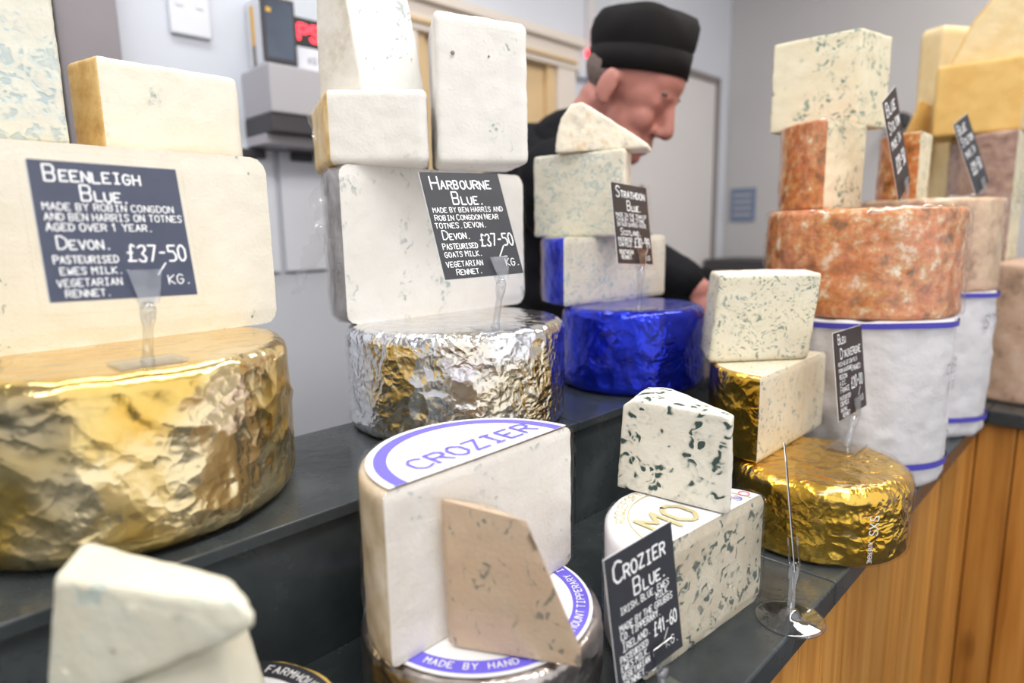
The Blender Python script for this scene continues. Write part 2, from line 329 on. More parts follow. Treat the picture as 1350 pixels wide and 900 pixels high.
def poly(pts, tags=None, rc=.004, step=.005):
    pts = [Vector((p[0], p[1])) for p in pts]; n = len(pts)
    if sum(pts[i].x*pts[(i+1) % n].y - pts[(i+1) % n].x*pts[i].y for i in range(n)) < 0:
        pts.reverse(); tags = ([tags[(n-2-i) % n] for i in range(n)] if tags else None)
    tags = tags or ['cut']*n
    rcs = rc if isinstance(rc, (list, tuple)) else [rc]*n
    cnt = [max(4, int((pts[(i+1) % n]-pts[i]).length/step)) for i in range(n)]
    def f(ins):
        q = []
        for i in range(n):
            a, b, c = pts[i-1], pts[i], pts[(i+1) % n]
            d1 = (b-a).normalized(); d2 = (c-b).normalized(); n1 = Vector((-d1.y, d1.x)); n2 = Vector((-d2.y, d2.x))
            den = d1.x*d2.y-d1.y*d2.x; p1 = b+n1*ins; p2 = b+n2*ins
            t = ((p2-p1).x*d2.y-(p2-p1).y*d2.x)/den; q.append(p1+d1*t)
        P = []
        for i in range(n):
            a, b, c = q[i-1], q[i], q[(i+1) % n]
            d1 = (a-b).normalized(); d2 = (c-b).normalized(); r = max(.0006, rcs[i]-ins)
            h = d1.angle(d2)/2; t = r/math.tan(h); s = b+d1*t; e = b+d2*t
            for k in range(4):
                u = k/3; P.append(tuple((s*(1-u)+b*u)*(1-u)+(b*(1-u)+e*u)*u))
            # edge interior
            b2 = q[(i+1) % n]; c2 = q[(i+2) % n]; e1 = (b-b2).normalized(); e2 = (c2-b2).normalized(); h2 = e1.angle(e2)/2
            r2 = max(.0006, rcs[(i+1) % n]-ins); s2 = b2+e1*(r2/math.tan(h2))
            for k in range(1, cnt[i]): u = k/cnt[i]; P.append(tuple(e*(1-u)+s2*u))
        return P
    T = []
    for i in range(n): T += [tags[i]]*(3+cnt[i])
    T = T[-2:]+T[:-2]
    return f, T

def loft(fp, z0, z1, rt=.004, rb=.003, step=.005, amp=.0005, kind='cheese', seed=0, grow=0, lean=(0, 0), skew=None):
    """solid from a convex footprint with rounded top and bottom; returns verts, faces, face tags"""
    f, T = fp; n = len(T); rings = []   # (inset,z,scale,captag)
    ns = max(3, int((z1-z0)/step))
    for s in (.35, .7): rings.append((rb, z0, s, 'bottom'))
    for k in range(4): a = math.pi/2*k/3; rings.append((rb*(1-math.sin(a)), z0+rb*(1-math.cos(a)), 1, 'bottom' if k == 0 else 'side'))
    for k in range(1, ns): rings.append((0, z0+rb+(z1-z0-rt-rb)*k/ns, 1, 'side'))
    for k in range(4): a = math.pi/2*k/3; rings.append((rt*(1-math.cos(a)), z1-rt+rt*math.sin(a), 1, 'side'))
    for s in (.93, .8, .6, .4, .2): rings.append((rt, z1, s, 'top'))
    V = []; b0 = f(0); cx = sum(p[0] for p in b0)/n; cy = sum(p[1] for p in b0)/n
    for ins, z, s, t in rings:
        for p in f(ins-grow):
            x, y = cx+(p[0]-cx)*s, cy+(p[1]-cy)*s
            k = (z-z0)/(z1-z0); V.append(Vector((x+lean[0]*k, y+lean[1]*k, z if skew is None else z+k*(skew[0]*(x-cx)+skew[1]*(y-cy)))))
    F, TG = [], []
    for r in range(len(rings)-1):
        for i in range(n):
            j = (i+1) % n; F.append((r*n+i, r*n+j, (r+1)*n+j, (r+1)*n+i))
            TG.append('bottom' if rings[r+1][3] == 'bottom' else 'top' if rings[r+1][3] == 'top' else T[i])
    V.append(Vector((cx, cy, z0))); V.append(Vector((cx+lean[0], cy+lean[1], z1))); L = (len(rings)-1)*n
    for i in range(n):
        j = (i+1) % n; F.append((j, i, len(V)-2)); TG.append('bottom'); F.append((L+i, L+j, len(V)-1)); TG.append('top')
    # displace
    me = bpy.data.meshes.new('tmp'); me.from_pydata([tuple(v) for v in V], [], F); me.update()
    nr = [Vector(x.vector) for x in me.vertex_normals] if hasattr(me, 'vertex_normals') else [v.normal.copy() for v in me.vertices]
    bpy.data.meshes.remove(me); off = Vector((seed*1.7, seed*.9, seed*2.3))
    for i, v in enumerate(V):
        q = v+off
        if kind == 'cheese': d = amp*(noise.noise(q*55)+.6*noise.noise(q*180))
        elif kind == 'rough': d = amp*(noise.noise(q*28)+.7*noise.noise(q*80)+.5*noise.noise(q*200))
        elif kind == 'foil':
            sidew = .25+.75*(1-abs(nr[i].z))
            q2 = q + Vector((noise.noise(q*22), noise.noise(q*22+Vector((9, 0, 0))), noise.noise(q*22+Vector((0, 9, 0)))))*.014
            pz = min(1, max(.12, .5+1.6*noise.noise(q*10)))
            f1 = noise.voronoi(q2*17)[0][0]; f2 = noise.voronoi(q2*46+Vector((3, 1, 7)))[0][0]; a1 = 1-abs(noise.noise(q2*9+Vector((5, 2, 1))))*9
            d = amp*sidew*(1.0*noise.noise(q*12)+f1*1.5+f2*.9*pz+max(0, a1)*.7-.6)
        elif kind == 'cloth':
            q3 = Vector((q.x*40, q.y*40, q.z*14+noise.noise(q*14)*2)); d = amp*(noise.noise(q3)+.5*abs(noise.noise(q*35))+.7*noise.noise(q*12))
        elif kind == 'film':
            q2 = Vector((q.x*30, q.y*30, q.z*22)); d = amp*(.5+abs(noise.noise(q2))*1.2+.5*noise.noise(q*70))
        else: d = 0
        if v.z < z0+.0006: d = 0
        V[i] = v+nr[i]*d
        if skew is None and kind != 'film': V[i].z = min(V[i].z, z1)
        V[i].z = max(V[i].z, z0)
    return V, F, TG
def build(parts, lofted, parent=None, loc=None, name=None):
    """parts: list of (part name, material, set of tags) -> one mesh object each"""
    V, F, TG = lofted; out = []
    for pn, mat, tags in parts:
        idx = [k for k in range(len(F)) if TG[k] in tags]; used = {}; fs = []; vs = []
        for k in idx:
            g = []
            for v in F[k]:
                if v not in used: used[v] = len(vs); vs.append(V[v])
                g.append(used[v])
            fs.append(g)
        out.append(link_mesh(pn, vs, fs, mat, None, parent, loc))
    return out
ALL = {'cut', 'rind', 'top', 'bottom'}

def hull_bm(pts, bev=.003):
    bm = bmesh.new(); vs = [bm.verts.new(p) for p in pts]
    r = bmesh.ops.convex_hull(bm, input=vs)
    dele = [g for g in r['geom_interior'] if isinstance(g, bmesh.types.BMVert)]
    if dele: bmesh.ops.delete(bm, geom=dele, context='VERTS')
    bmesh.ops.dissolve_limit(bm, angle_limit=.03, verts=bm.verts, edges=bm.edges)
    bmesh.ops.recalc_face_normals(bm, faces=bm.faces)
    if bev: bmesh.ops.bevel(bm, geom=list(bm.edges), offset=bev, segments=2, profile=.5, affect='EDGES', clamp_overlap=True)
    return bm
def hull(name, pts, mats, pick=None, bev=.003, parent=None, loc=None, amp=.0007, fine=.008):
    """faceted chunk from corner points; pick(normal, centre)->material index"""
    bm = hull_bm(pts, bev)
    if pick:
        for f in bm.faces: f.material_index = pick(f.normal, f.calc_center_median())
    bmesh.ops.triangulate(bm, faces=bm.faces)
    for _ in range(5):
        es = [e for e in bm.edges if e.calc_length() > fine]
        if not es: break
        bmesh.ops.subdivide_edges(bm, edges=es, cuts=1, use_grid_fill=False); bmesh.ops.triangulate(bm, faces=[f for f in bm.faces if len(f.verts) > 3])
    bm.normal_update(); zmin = min(v.co.z for v in bm.verts)
    for v in bm.verts:
        if v.co.z > zmin+.001: v.co = v.co + v.normal*amp*(noise.noise(v.co*50)+.7*noise.noise(v.co*150))
    o = bm_obj(name, bm, mats, parent, loc, True)
    return o
def prism_pts(poly2, axis_u, axis_v, o, ext):
    """poly2 in (u,v) on plane at o, extruded by vector ext"""
    a = [o+axis_u*u+axis_v*v for u, v in poly2]; return a+[p+ext for p in a]

# ------------------------------------------------------------------ lettering
GL = {'A': '00 38 60|13 53', 'B': '00 08 48 57 55 44 04|44 53 51 40 00', 'C': '67 48 28 06 02 20 40 61', 'D': '00 08 38 66 62 30 00', 'E': '60 00 08 68|04 44', 'F': '00 08 68|04 44',
 'G': '67 48 28 06 02 20 40 62 64 34', 'H': '00 08|60 68|04 64', 'I': '30 38|10 50|18 58', 'J': '58 52 30 10 02', 'K': '00 08|68 04 60', 'L': '08 00 60', 'M': '00 08 34 68 60', 'N': '00 08 60 68',
 'O': '28 06 02 20 40 62 66 48 28', 'P': '00 08 48 67 65 44 04', 'Q': '28 06 02 20 40 62 66 48 28|42 70', 'R': '00 08 48 67 65 44 04|34 60', 'S': '67 48 18 06 15 53 52 40 10 01', 'T': '30 38|08 68',
 'U': '08 02 20 40 62 68', 'V': '08 30 68', 'W': '08 10 35 50 68', 'X': '00 68|08 60', 'Y': '08 34 68|34 30', 'Z': '08 68 00 60', '0': '28 06 02 20 40 62 66 48 28', '1': '16 38 30', '2': '06 28 48 66 00 60',
 '3': '07 28 58 66 34 62 50 20 01', '4': '50 58 03 63', '5': '68 08 05 45 63 61 40 00', '6': '58 16 02 20 40 62 44 14 03', '7': '08 68 20', '8': '34 06 28 48 66 34 02 20 40 62 34', '9': '64 24 06 28 48 66 60',
 '.': '20 30', ',': '31 10', '-': '14 54', '/': '00 78', "'": '38 36', '(': '58 26 22 50', ')': '18 46 42 10', '£': '67 48 37 21 00 60|04 44', ' ': ''}
def strokes(text, x, y, h, o, ux, uy, nz, wd=.12, small=1.0, jit=.05, sp=.42, lift=.0007, asp=.62, maxw=None):
    """pen strokes as flat ribbons; words' first letters at full height, the rest at small*h"""
    V, F = [], []; cx = 0; first = True; items = []
    for ch in text:
        if ch == ' ': cx += h*small*.45; first = True; items.append(None); continue
        hh = h if (first or ch in '£0123456789') else h*small; first = False
        items.append((ch, cx, hh)); cx += hh*asp*(1 if ch not in '.,\'' else .45) + h*small*sp*.6
    sc_ = min(1, maxw/cx) if maxw else 1
    for it in items:
        if not it: continue
        ch, px, hh = it; jy = random.uniform(-jit, jit)*h; js = 1+random.uniform(-jit, jit); sl = random.uniform(-jit, jit)
        for line in GL[ch].split('|'):
            pts = [(px+(int(a[0])/6*asp*hh*js)+sl*hh*int(a[1])/8, jy+int(a[1])/8*hh*js) for a in line.split()]
            pts = [Vector(((x+p[0]*sc_), y+p[1])) for p in pts]
            t = wd*h*.5
            for k in range(len(pts)-1):
                a, b = pts[k], pts[k+1]; d = (b-a)
                if d.length < 1e-7: continue
                d.normalize(); nn = Vector((-d.y, d.x)); e = d*t*.6
                q = [a-e*.2+nn*t*.6-e*.8, a-e-nn*t*.6, b+e-nn*t*.6, b+e+nn*t*.6]
                # hexagonal ribbon with rounded ends
                q = [a+nn*t-d*0, a-d*t, a-nn*t, b-nn*t, b+d*t, b+nn*t]
                i0 = len(V); lz = lift + .00002*(len(F) % 7)
                for p in q: V.append(o+ux*p.x+uy*p.y+nz*lz)
                F.append(tuple(range(i0, i0+6)))
    return V, F, cx*sc_
def letter(name, text, x, y, h, frame, mat, parent, **kw):
    o, ux, uy, nz = frame; V, F, wid = strokes(text, x, y, h, o, ux, uy, nz, **kw)
    return link_mesh(name, V, F, mat, None, parent, None, False)
def arc_text(name, text, c, R, a_mid, h, z, mat, parent, flip=False, wd=.16, asp=.62, spread=1.0):
    """letters standing on a circle in a horizontal plane; tops point outward (or inward with flip)"""
    V, F = [], []; adv = h*asp*1.45*spread/R; n = len(text)
    for k, ch in enumerate(text):
        a = a_mid + ((k-(n-1)/2)*adv)*(1 if flip else -1)
        rad = Vector((math.cos(a), math.sin(a), 0)); tan = Vector((-rad.y, rad.x, 0))
        ux, uy = (tan, -rad) if flip else (-tan, rad)
        o = Vector((c[0], c[1], z))+rad*(R+h if flip else R)
        v, f, _ = strokes(ch, -h*asp/2, 0, h, o, ux, uy, Vector((0, 0, 1)), wd=wd, jit=0, asp=asp, lift=.0004)
        F += [tuple(i+len(V) for i in q) for q in f]; V += v
    return link_mesh(name, V, F, mat, None, parent, None, False)
def ring(name, c, r_in, r_out, a0, a1, z, mat, parent, th=.0004):
    n = max(8, int(abs(a1-a0)/.05)); V, F = [], []
    for k in range(n+1):
        a = a0+(a1-a0)*k/n
        for r, zz in ((r_in, z), (r_out, z), (r_out, z-th), (r_in, z-th)): V.append(Vector((c[0]+r*math.cos(a), c[1]+r*math.sin(a), zz)))
    for k in range(n):
        for j in range(4): F.append((4*k+j, 4*k+(j+1) % 4, 4*k+4+(j+1) % 4, 4*k+4+j))
    F.append((3, 2, 1, 0)); F.append((4*n, 4*n+1, 4*n+2, 4*n+3))
    return link_mesh(name, V, F, mat, None, parent, None, False)
def lathe(name, c, prof, mat, parent, axis=Vector((0, 0, 1)), n=40):
    u = axis.orthogonal().normalized(); v = axis.cross(u); V, F = [], []
    for r, z in prof:
        for k in range(n): a = 2*math.pi*k/n; V.append(c+axis*z+u*(r*math.cos(a))+v*(r*math.sin(a)))
    for i in range(len(prof)-1):
        for k in range(n): j = (k+1) % n; F.append((i*n+k, i*n+j, (i+1)*n+j, (i+1)*n+k))
    F.append(tuple(range(n-1, -1, -1))); F.append(tuple((len(prof)-1)*n+k for k in range(n)))
    return link_mesh(name, V, F, mat, None, parent)
UP = Vector((0, 0, 1))

# ================================================================== the room
def struct(o): o['kind'] = 'structure'; return o
struct(sbox('floor', -2.6, 3.4, -1.75, 3.2, -.05, 0, 'floor', bev=0))
struct(sbox('ceiling', -2.6, 3.4, -1.75, 1.3, 2.9, 2.95, 'ceil', bev=0))
struct(sbox('wall_back', -2.6, 3.4, -1.75, -1.65, 0, 2.9, 'wall', bev=0))
struct(sbox('wall_right', 3.3, 3.4, -1.65, 3.2, 0, 2.9, 'wall_r', bev=0))
struct(sbox('wall_left', -2.6, -2.5, -1.65, 3.2, 0, 2.9, 'wall', bev=0))

d1 = thing('door_1', 'cream door frame with stepped mouldings behind the white cheese stack', 'door', W(1.58, -1.65, 0)); d1['kind'] = 'structure'
sbox('door_leaf', 1.27, 1.88, -1.652, -1.632, 0, 1.96, 'ochre', d1)
sbox('inner_jamb', 1.84, 1.885, -1.65, -1.615, 0, 1.985, 'ochre', d1); sbox('inner_jamb', 1.25, 1.29, -1.65, -1.615, 0, 1.985, 'ochre', d1)
sbox('lintel', 1.15, 2.0, -1.65, -1.595, 1.965, 2.045, 'cream', d1); sbox('lintel_moulding', 1.13, 2.02, -1.65, -1.575, 2.045, 2.075, 'cream', d1)
sbox('lintel_bead', 1.17, 1.98, -1.65, -1.585, 1.985, 1.997, 'ochre', d1)
for a, b in ((1.885, 1.985), (1.165, 1.25)): sbox('jamb', a, b, -1.65, -1.60, 0, 1.965, 'cream', d1)
d2 = thing('door_2', 'tall white door with a taupe edge behind the vendor', 'door', W(2.7, -1.65, 0)); d2['kind'] = 'structure'
sbox('door_leaf', 2.32, 3.07, -1.65, -1.60, 0, 2.07, 'doorw', d2); sbox('door_edge', 3.07, 3.10, -1.65, -1.59, 0, 2.10, 'trimb', d2); sbox('door_edge', 2.30, 3.10, -1.65, -1.59, 2.07, 2.10, 'trimb', d2)
struct(tag(sbox('trim_1', 2.10, 2.135, -1.65, -1.62, 1.2, 2.9, 'doorw'), 'thin white conduit running up the back wall', 'conduit'))
struct(tag(sbox('trim_2', .345, .46, -1.65, -1.60, 1.1, 2.9, 'post'), 'brown grey upright post behind the leftmost cheeses', 'post'))
struct(tag(sbox('trim_3', .30, .345, -1.65, -1.585, 1.1, 2.9, 'dark'), 'black upright strip beside the brown grey post', 'post'))

sp = thing('switch_plate', 'white wall plate with faint square marks above the shelf', 'wall plate', W(.625, -1.65, 1.835))
sbox('plate', .578, .668, -1.65, -1.638, 1.838, 2.0, 'white', sp, .004)
for a in (.60, .645): sbox('socket_face', a-.008, a+.008, -1.64, -1.636, 1.90, 1.925, 'sheet', sp, .001)
th_ = thing('thermostat', 'small pale wall box with a red light left of the black cap', 'control box', W(2.07, -1.65, 1.95))
sbox('case', 2.03, 2.075, -1.65, -1.62, 1.955, 2.06, 'white', th_); sbox('blue_strip', 2.072, 2.088, -1.65, -1.622, 1.955, 2.03, 'inkblue', th_); sbox('red_light', 2.066, 2.092, -1.65, -1.615, 2.03, 2.055, 'ledred', th_)
sg = thing('wall_sign', 'small blue grey notice on the grey wall', 'sign', W(3.3, -1.545, 1.41))
sbox('panel', 3.293, 3.3, -1.612, -1.478, 1.41, 1.58, 'sign', sg, 0)
for k in range(4): sbox('print_line', 3.290, 3.2935, -1.595, -1.50, 1.44+k*.033, 1.449+k*.033, 'wall_r', sg, 0)
tag(sbox('wall_speaker', 3.2, 3.3, -.87, -.80, 1.79, 1.85, 'dark', bev=.012), 'small black box on the grey wall beside the golden cheeses', 'speaker')
bc = thing('back_counter', 'dark topped low counter along the grey wall', 'counter', W(3.15, -1.0, 0))
sbox('cabinet', 3.02, 3.298, -1.58, -.2, 0, 1.17, 'grey', bc); sbox('top', 2.98, 3.298, -1.585, -.18, 1.17, 1.225, 'darkgrey', bc)

# shelf with the scale display
sh = thing('wall_shelf', 'grey wall shelf with a painted shade strip under the red digital display', 'shelf', W(1.0, -1.65, 1.62))
sbox('fascia', .735, 1.16, -1.65, -1.50, 1.665, 1.775, 'grey', sh, .004); sbox('underside_shade', .735, 1.16, -1.65, -1.505, 1.622, 1.664, 'darkgrey', sh, .003)  # second box is a dark strip painting the shaded underside of the shelf
sbox('lower_lip', .735, 1.16, -1.65, -1.54, 1.598, 1.622, 'grey', sh, .002)
mn = thing('scale_terminal', 'white cased terminal with a dark screen and an orange side strip', 'terminal', W(.80, -1.58, 1.775))
sbox('case', .757, .83, -1.645, -1.56, 1.785, 1.945, 'white', mn, .006); sbox('screen_frame', .752, .838, -1.56, -1.552, 1.79, 1.94, 'darkgrey', mn, .003); sbox('screen', .76, .83, -1.552, -1.5505, 1.80, 1.93, 'lcd', mn, 0)
sbox('screen_mark', .763, .775, -1.5505, -1.550, 1.902, 1.912, 'orange', mn, 0)
sbox('side_strip', .7545, .757, -1.618, -1.604, 1.835, 1.925, 'orange', mn, 0); sbox('side_strip', .7545, .757, -1.618, -1.604, 1.79, 1.834, 'trimb', mn, 0); sbox('foot', .78, .81, -1.62, -1.55, 1.775, 1.786, 'darkgrey', mn)
led = thing('led_display', 'black panel with glowing red characters over a white label', 'display', W(.93, -1.58, 1.775))
sbox('panel', .845, 1.03, -1.64, -1.575, 1.845, 1.915, 'dark', led, .003); sbox('label_panel', .848, 1.0, -1.64, -1.572, 1.777, 1.845, 'sheet', led, .003)
letter('red_characters', 'PS7', .012, .018, .034, (W(.845, -1.575, 1.845), D2, UP, N2), 'ledred', led, wd=.26, jit=0, asp=.75, sp=.35)
letter('label_print', 'KG', .03, .03, .014, (W(.848, -1.572, 1.777), D2, UP, N2), 'greyink', led, wd=.2)
for k, (a, b, z0) in enumerate(((.690, .795, 1.285), (.812, .935, 1.285))):
    cl = thing('hanging_sheet', ['white hanging sheet nearer the left cheeses under the wall shelf', 'white hanging sheet beside the bunched cling film under the wall shelf'][k], 'sheet', W((a+b)/2, -1.64, z0), 'sheets hung under the shelf')
    sbox('sheet', a, b, -1.648, -1.638, z0, 1.595, 'sheet', cl, .001); sbox('clip', (a+b)/2-.03, (a+b)/2+.03, -1.648, -1.625, 1.572, 1.594, 'darkgrey', cl, .003)

# ================================================================== the counter
ct = thing('counter_base', 'pine plank counter front below the slate', 'counter', W(.9, -.4, 0))
sbox('carcass', -.9, 2.34, -.72, -.245, 0, .955, 'dark', ct, 0)
sp_, kx = -.9, 0
while sp_ < 2.34:
    wd = random.choice((.066, .075, .07, .08)); e = min(sp_+wd, 2.35)
    sbox('plank', sp_+.0012, e-.0012, -.245, -.222+random.uniform(-.0008, .0008), .06, .968, 'pine', ct, .0025); sp_ = e
sbox('kick_board', -.9, 2.35, -.30, -.246, 0, .06, 'dark', ct, 0)
sbox('end_panel', 2.352, 2.42, -.72, -.225, 0, .965, 'dark', ct, .002)
lt = thing('slate_worktop', 'dark slate worktop along the lower tier of the counter', 'worktop', W(.7, -.35, .97))
for a, b in ((-.9, -.1), (-.1, .70), (.70, 1.5), (1.5, 2.40)): sbox('slate_slab', a+.0006, b-.0006, -.716, -.205, .97, 1.0, 'slate', lt, .0025)
sbox('slate_slab', 1.60, 2.40, -.2045, .0, .97, 1.0, 'slate', lt, .0025)
sbox('carcass', 1.64, 2.34, -.221, -.035, .06, .968, 'dark', ct, 0)
for k in range(3): sbox('plank', 1.615, 1.64, -.221+k*.066+.001, -.221+(k+1)*.066-.001, .06, .968, 'pine', ct, .0025)
for k in range(10): sbox('plank', 1.615+k*.073+.001, 1.615+(k+1)*.073-.001, -.035, -.012, .06, .968, 'pine', ct, .0025)
ut = thing('slate_step', 'raised dark slate step carrying the foil wrapped wheels', 'display step', W(.5, -.6, 1.0))
for a, b in ((-.9, .02), (.02, .62), (.62, 1.22), (1.22, 2.0)):
    sbox('riser_tile', a+.0006, b-.0006, -.712, -.501, 1.0, 1.128, 'slate', ut, .001); sbox('top_tile', a+.0006, b-.0006, -.716, -.495, 1.128, 1.14, 'slate', ut, .0015)
wt = thing('vendor_worktop', 'white board topped worktop behind the counter by the vendor', 'worktop', W(1.5, -.79, 0))
sbox('cabinet', .98, 2.2, -.85, -.735, 0, 1.09, 'grey', wt); sbox('board', .98, 2.2, -.855, -.73, 1.09, 1.11, 'board', wt)

# ================================================================== cheeses
def wheel(name, label, c, R, z0, z1, mat, kind='foil', amp=.0016, rt=.012, rb=.012, grow_film=None, part='foil_wrap', seed=0, step=.0032, topmat=None):
    t = thing(name, label, 'cheese', (c[0], c[1], z0)); lf = loft(disc(c, R, step), z0, z1, rt, rb, step, amp, kind, seed)
    if topmat: build([(part, mat, {'rind', 'bottom'}), ('top', topmat, {'top'})], lf, t)
    else: build([(part, mat, ALL)], lf, t)
    return t
# --- left stack
wheel('whole_cheese', 'large gold foil wrapped wheel under the leftmost price card', (-.358, .571), .147, 1.14, 1.284, 'gold', amp=.0026, rt=.012, rb=.02, seed=1, step=.0028)
def half(name, label, c, R, a0, a1, z0, z1, cut, rindm, rpart='rind', rt=.008, rb=.006, seed=0, kind='cheese', amp=.0006, toptag='rind', lean=(0, 0), step=.004, filmtags=None, filmm='film', cat='cheese'):
    t = thing(name, label, cat, (c[0], c[1], z0))
    lf = loft(sector(c, R, a0, a1, step), z0, z1, rt, rb, step, amp, kind, seed, lean=lean)
    rt_ = {'rind', 'bottom'} | ({'top'} if toptag == 'rind' else set()); cu = {'cut'} | ({'top'} if toptag == 'cut' else set())
    build([('paste', cut, cu), (rpart, rindm, rt_)], lf, t)
    if filmtags:
        lf2 = loft(sector(c, R, a0, a1, step), z0+.0008, z1, rt, rb, step, .0022, 'film', seed+3, grow=.0016, lean=lean)
        build([('cling_film', filmm, filmtags)], lf2, t)
    return t
ang = 48.0  # bearing of the cut edge, degrees from the y axis
def cutdir(b): return 90-b
# Beenleigh half wheel: right end of the cut at (-.265,.71)
b = 42; e = Vector((math.sin(math.radians(b)), math.cos(math.radians(b)))); c = Vector((-.262, .716))-e*.148
half('half_cheese', 'big ivory half wheel behind the BEENLEIGH card on gold foil', c, .148, cutdir(b), cutdir(b)+180, 1.284, 1.462, 'cheese_been', 'rind_tan', rt=.016, rb=.014, seed=2)
# block on it
e = Vector((.68, .733)); p = Vector((-.2945, .7465)); nb = Vector((-.733, .68))
q = [p, p-e*.138, p-e*.138+nb*.05-e*.012, p+nb*.07]
t = thing('cheese_block', 'long ivory block with an ochre end lying on the BEENLEIGH half wheel', 'cheese', (p.x-.05, p.y, 1.462))
lf = loft(poly(q, ['cut', 'rind', 'cut', 'cut'], [.006, .003, .003, .01]), 1.462, 1.551, .006, .006, .005, .0010, 'cheese', 4)
build([('paste', 'cheese_been_seam', {'cut', 'top', 'bottom'}), ('rind', 'rind_tan', {'rind'})], lf, t)
q = [(-.392, .598), (-.545, .47), (-.60, .56), (-.44, .67)]
t = thing('cheese_block', 'tall ivory block with blue veins cropped by the left photo edge', 'cheese', (-.48, .57, 1.462))
build([('paste', 'cheese_been2', ALL)], loft(poly(q, None, .004), 1.462, 1.72, .006, .004, .006, .001, 'cheese', 5), t)

# --- white goat stack
wheel('whole_cheese', 'silver foil wrapped wheel under the HARBOURNE card', (-.073, .835), .140, 1.14, 1.27, 'silver', amp=.0021, rt=.014, rb=.012, seed=2)
b = 46; e = Vector((math.sin(math.radians(b)), math.cos(math.radians(b)))); a = Vector((-.2, .78)); c = a+e*.153
th = half('half_cheese', 'white half wheel in wrinkled film behind the HARBOURNE card', c, .153, cutdir(b), cutdir(b)+180, 1.27, 1.462, 'cheese_harb_seam', 'foil_dull', 'foil_wrap', rt=.014, rb=.014, seed=3, filmtags={'rind'}, filmm='film_heavy')
# bunched film tail hanging from the left edge
def ribbon(name, path, widths, mat, parent, side=Vector((.6, .5, .3)), amp=.006, nu=10, seed=0):
    V, F = [], []; path = [Vector(p) for p in path]; n = (len(path)-1)*8
    for k in range(n+1):
        u = k/n*(len(path)-1); i = min(int(u), len(path)-2); f = u-i; p = path[i].lerp(path[i+1], f); w_ = widths[i]*(1-f)+widths[i+1]*f
        for j in range(nu+1):
            q = p+side.normalized()*w_*(j/nu-.5); o = Vector((noise.noise(q*90+Vector((seed, 0, 0))), noise.noise(q*90+Vector((0, seed+5, 0))), noise.noise(q*90+Vector((0, 0, 9)))))*amp; V.append(q+o)
    for k in range(n):
        for j in range(nu): a = k*(nu+1)+j; F.append((a, a+1, a+nu+2, a+nu+1))
    return link_mesh(name, V, F, mat, None, parent)
ribbon('film_tail', [(-.224, .83, 1.40), (-.245, .835, 1.375), (-.257, .84, 1.345), (-.272, .84, 1.325), (-.278, .84, 1.305)], [.028, .04, .034, .018, .016], 'film_tail', th, seed=1)
ribbon('film_tail', [(-.226, .84, 1.46), (-.243, .84, 1.43), (-.24, .84, 1.40), (-.222, .82, 1.37)], [.008, .03, .03, .012], 'film_tail', th, seed=4, amp=.004)
# block upper left / upper right / standing wedge
q = [(-.214, .792), (-.096, .802), (-.112, .93), (-.272, .93)]
t = thing('cheese_block', 'low white block with an orange left edge under the leaning wedge', 'cheese', (-.15, .86, 1.462))
lf = loft(poly(q, ['cut', 'cut', 'cut', 'rind'], [.008, .010, .004, .008]), 1.462, 1.548, .007, .008, .005, .0009, 'cheese', 6)
build([('paste', 'cheese_harb', {'cut', 'top', 'bottom'}), ('rind', 'rind_tan', {'rind'})], lf, t)
ribbon('film_tail', [(-.228, .83, 1.545), (-.238, .83, 1.53), (-.232, .83, 1.505), (-.226, .82, 1.475), (-.218, .81, 1.466)], [.010, .026, .018, .016, .008], 'film_tail', t, seed=9, amp=.004)
q = [(-.086, .810), (.026, .836), (.0, .94), (-.106, .92)]
t = thing('cheese_block', 'tall white block with one dark pit standing right of the leaning wedge', 'cheese', (-.03, .87, 1.462))
lf = loft(poly(q, None, [.006, .010, .006, .006]), 1.462, 1.636, .010, .007, .005, .0009, 'cheese', 7, skew=(-.10, 0))
build([('paste', 'cheese_harb', ALL)], lf, t)
for (u, zz, r) in ((.018, 1.590, .0026), (.062, 1.588, .0014)):   # pits in the paste
    p = Vector((-.082, .808, zz))+Vector((.968, .251, 0))*u
    lathe('pit', p+Vector((.251, -.968, 0))*.0006, [(r, -.0004), (r*.8, .0001), (r*.3, .0002)], 'trimb', t, Vector((.251, -.968, 0)), 9)
# wedge standing on its cut side: sector outline to the left, cut face to the right
uL = Vector((.62, -.50, 0)).normalized(); ex = Vector((.75, .40, 0)).normalized()*.082; o = Vector((-.245, .880, 1.549))
P2 = [(0, 0), (.088, 0), (.040, .235), (.026, .235), (.010, .16), (.0015, .08)]
hull('cheese_wedge', prism_pts(P2, uL, UP, o, ex), ['cheese_harb2', 'rind_cream'], lambda n, c: 1 if n.x < -.35 and n.z < .5 else 0, .003, None, o)
o2 = COL.objects[-1]; tag(o2, 'white wedge standing upright on the low white block, cropped at the top', 'cheese')

# --- blue foil stack
wheel('whole_cheese', 'bright blue foil wrapped wheel under the STRATHDON card', (.19, 1.008), .109, 1.14, 1.265, 'blue', amp=.0019, rt=.012, rb=.012, seed=3)
b = 50; e = Vector((math.sin(math.radians(b)), math.cos(math.radians(b)))); a = Vector((.080, .978)); c = a+e*.124
half('half_cheese', 'pale half wheel still in blue foil behind the STRATHDON card', c, .124, cutdir(b), cutdir(b)+180, 1.265, 1.369, 'cheese_strath', 'blue', 'foil_wrap', .007, .006, 4, 'foil', .0009, toptag='cut', step=.0035, filmtags={'rind'})
q = [(.173, .992), (.040, 1.085), (.075, 1.16), (.195, 1.06)]
t = thing('cheese_block', 'pale blue veined block standing on the blue foil half wheel', 'cheese', (.12, 1.06, 1.369))
lf = loft(poly(q, ['cut', 'cut', 'cut', 'rind'], .004), 1.369, 1.499, .004, .004, .004, .0009, 'cheese', 8)
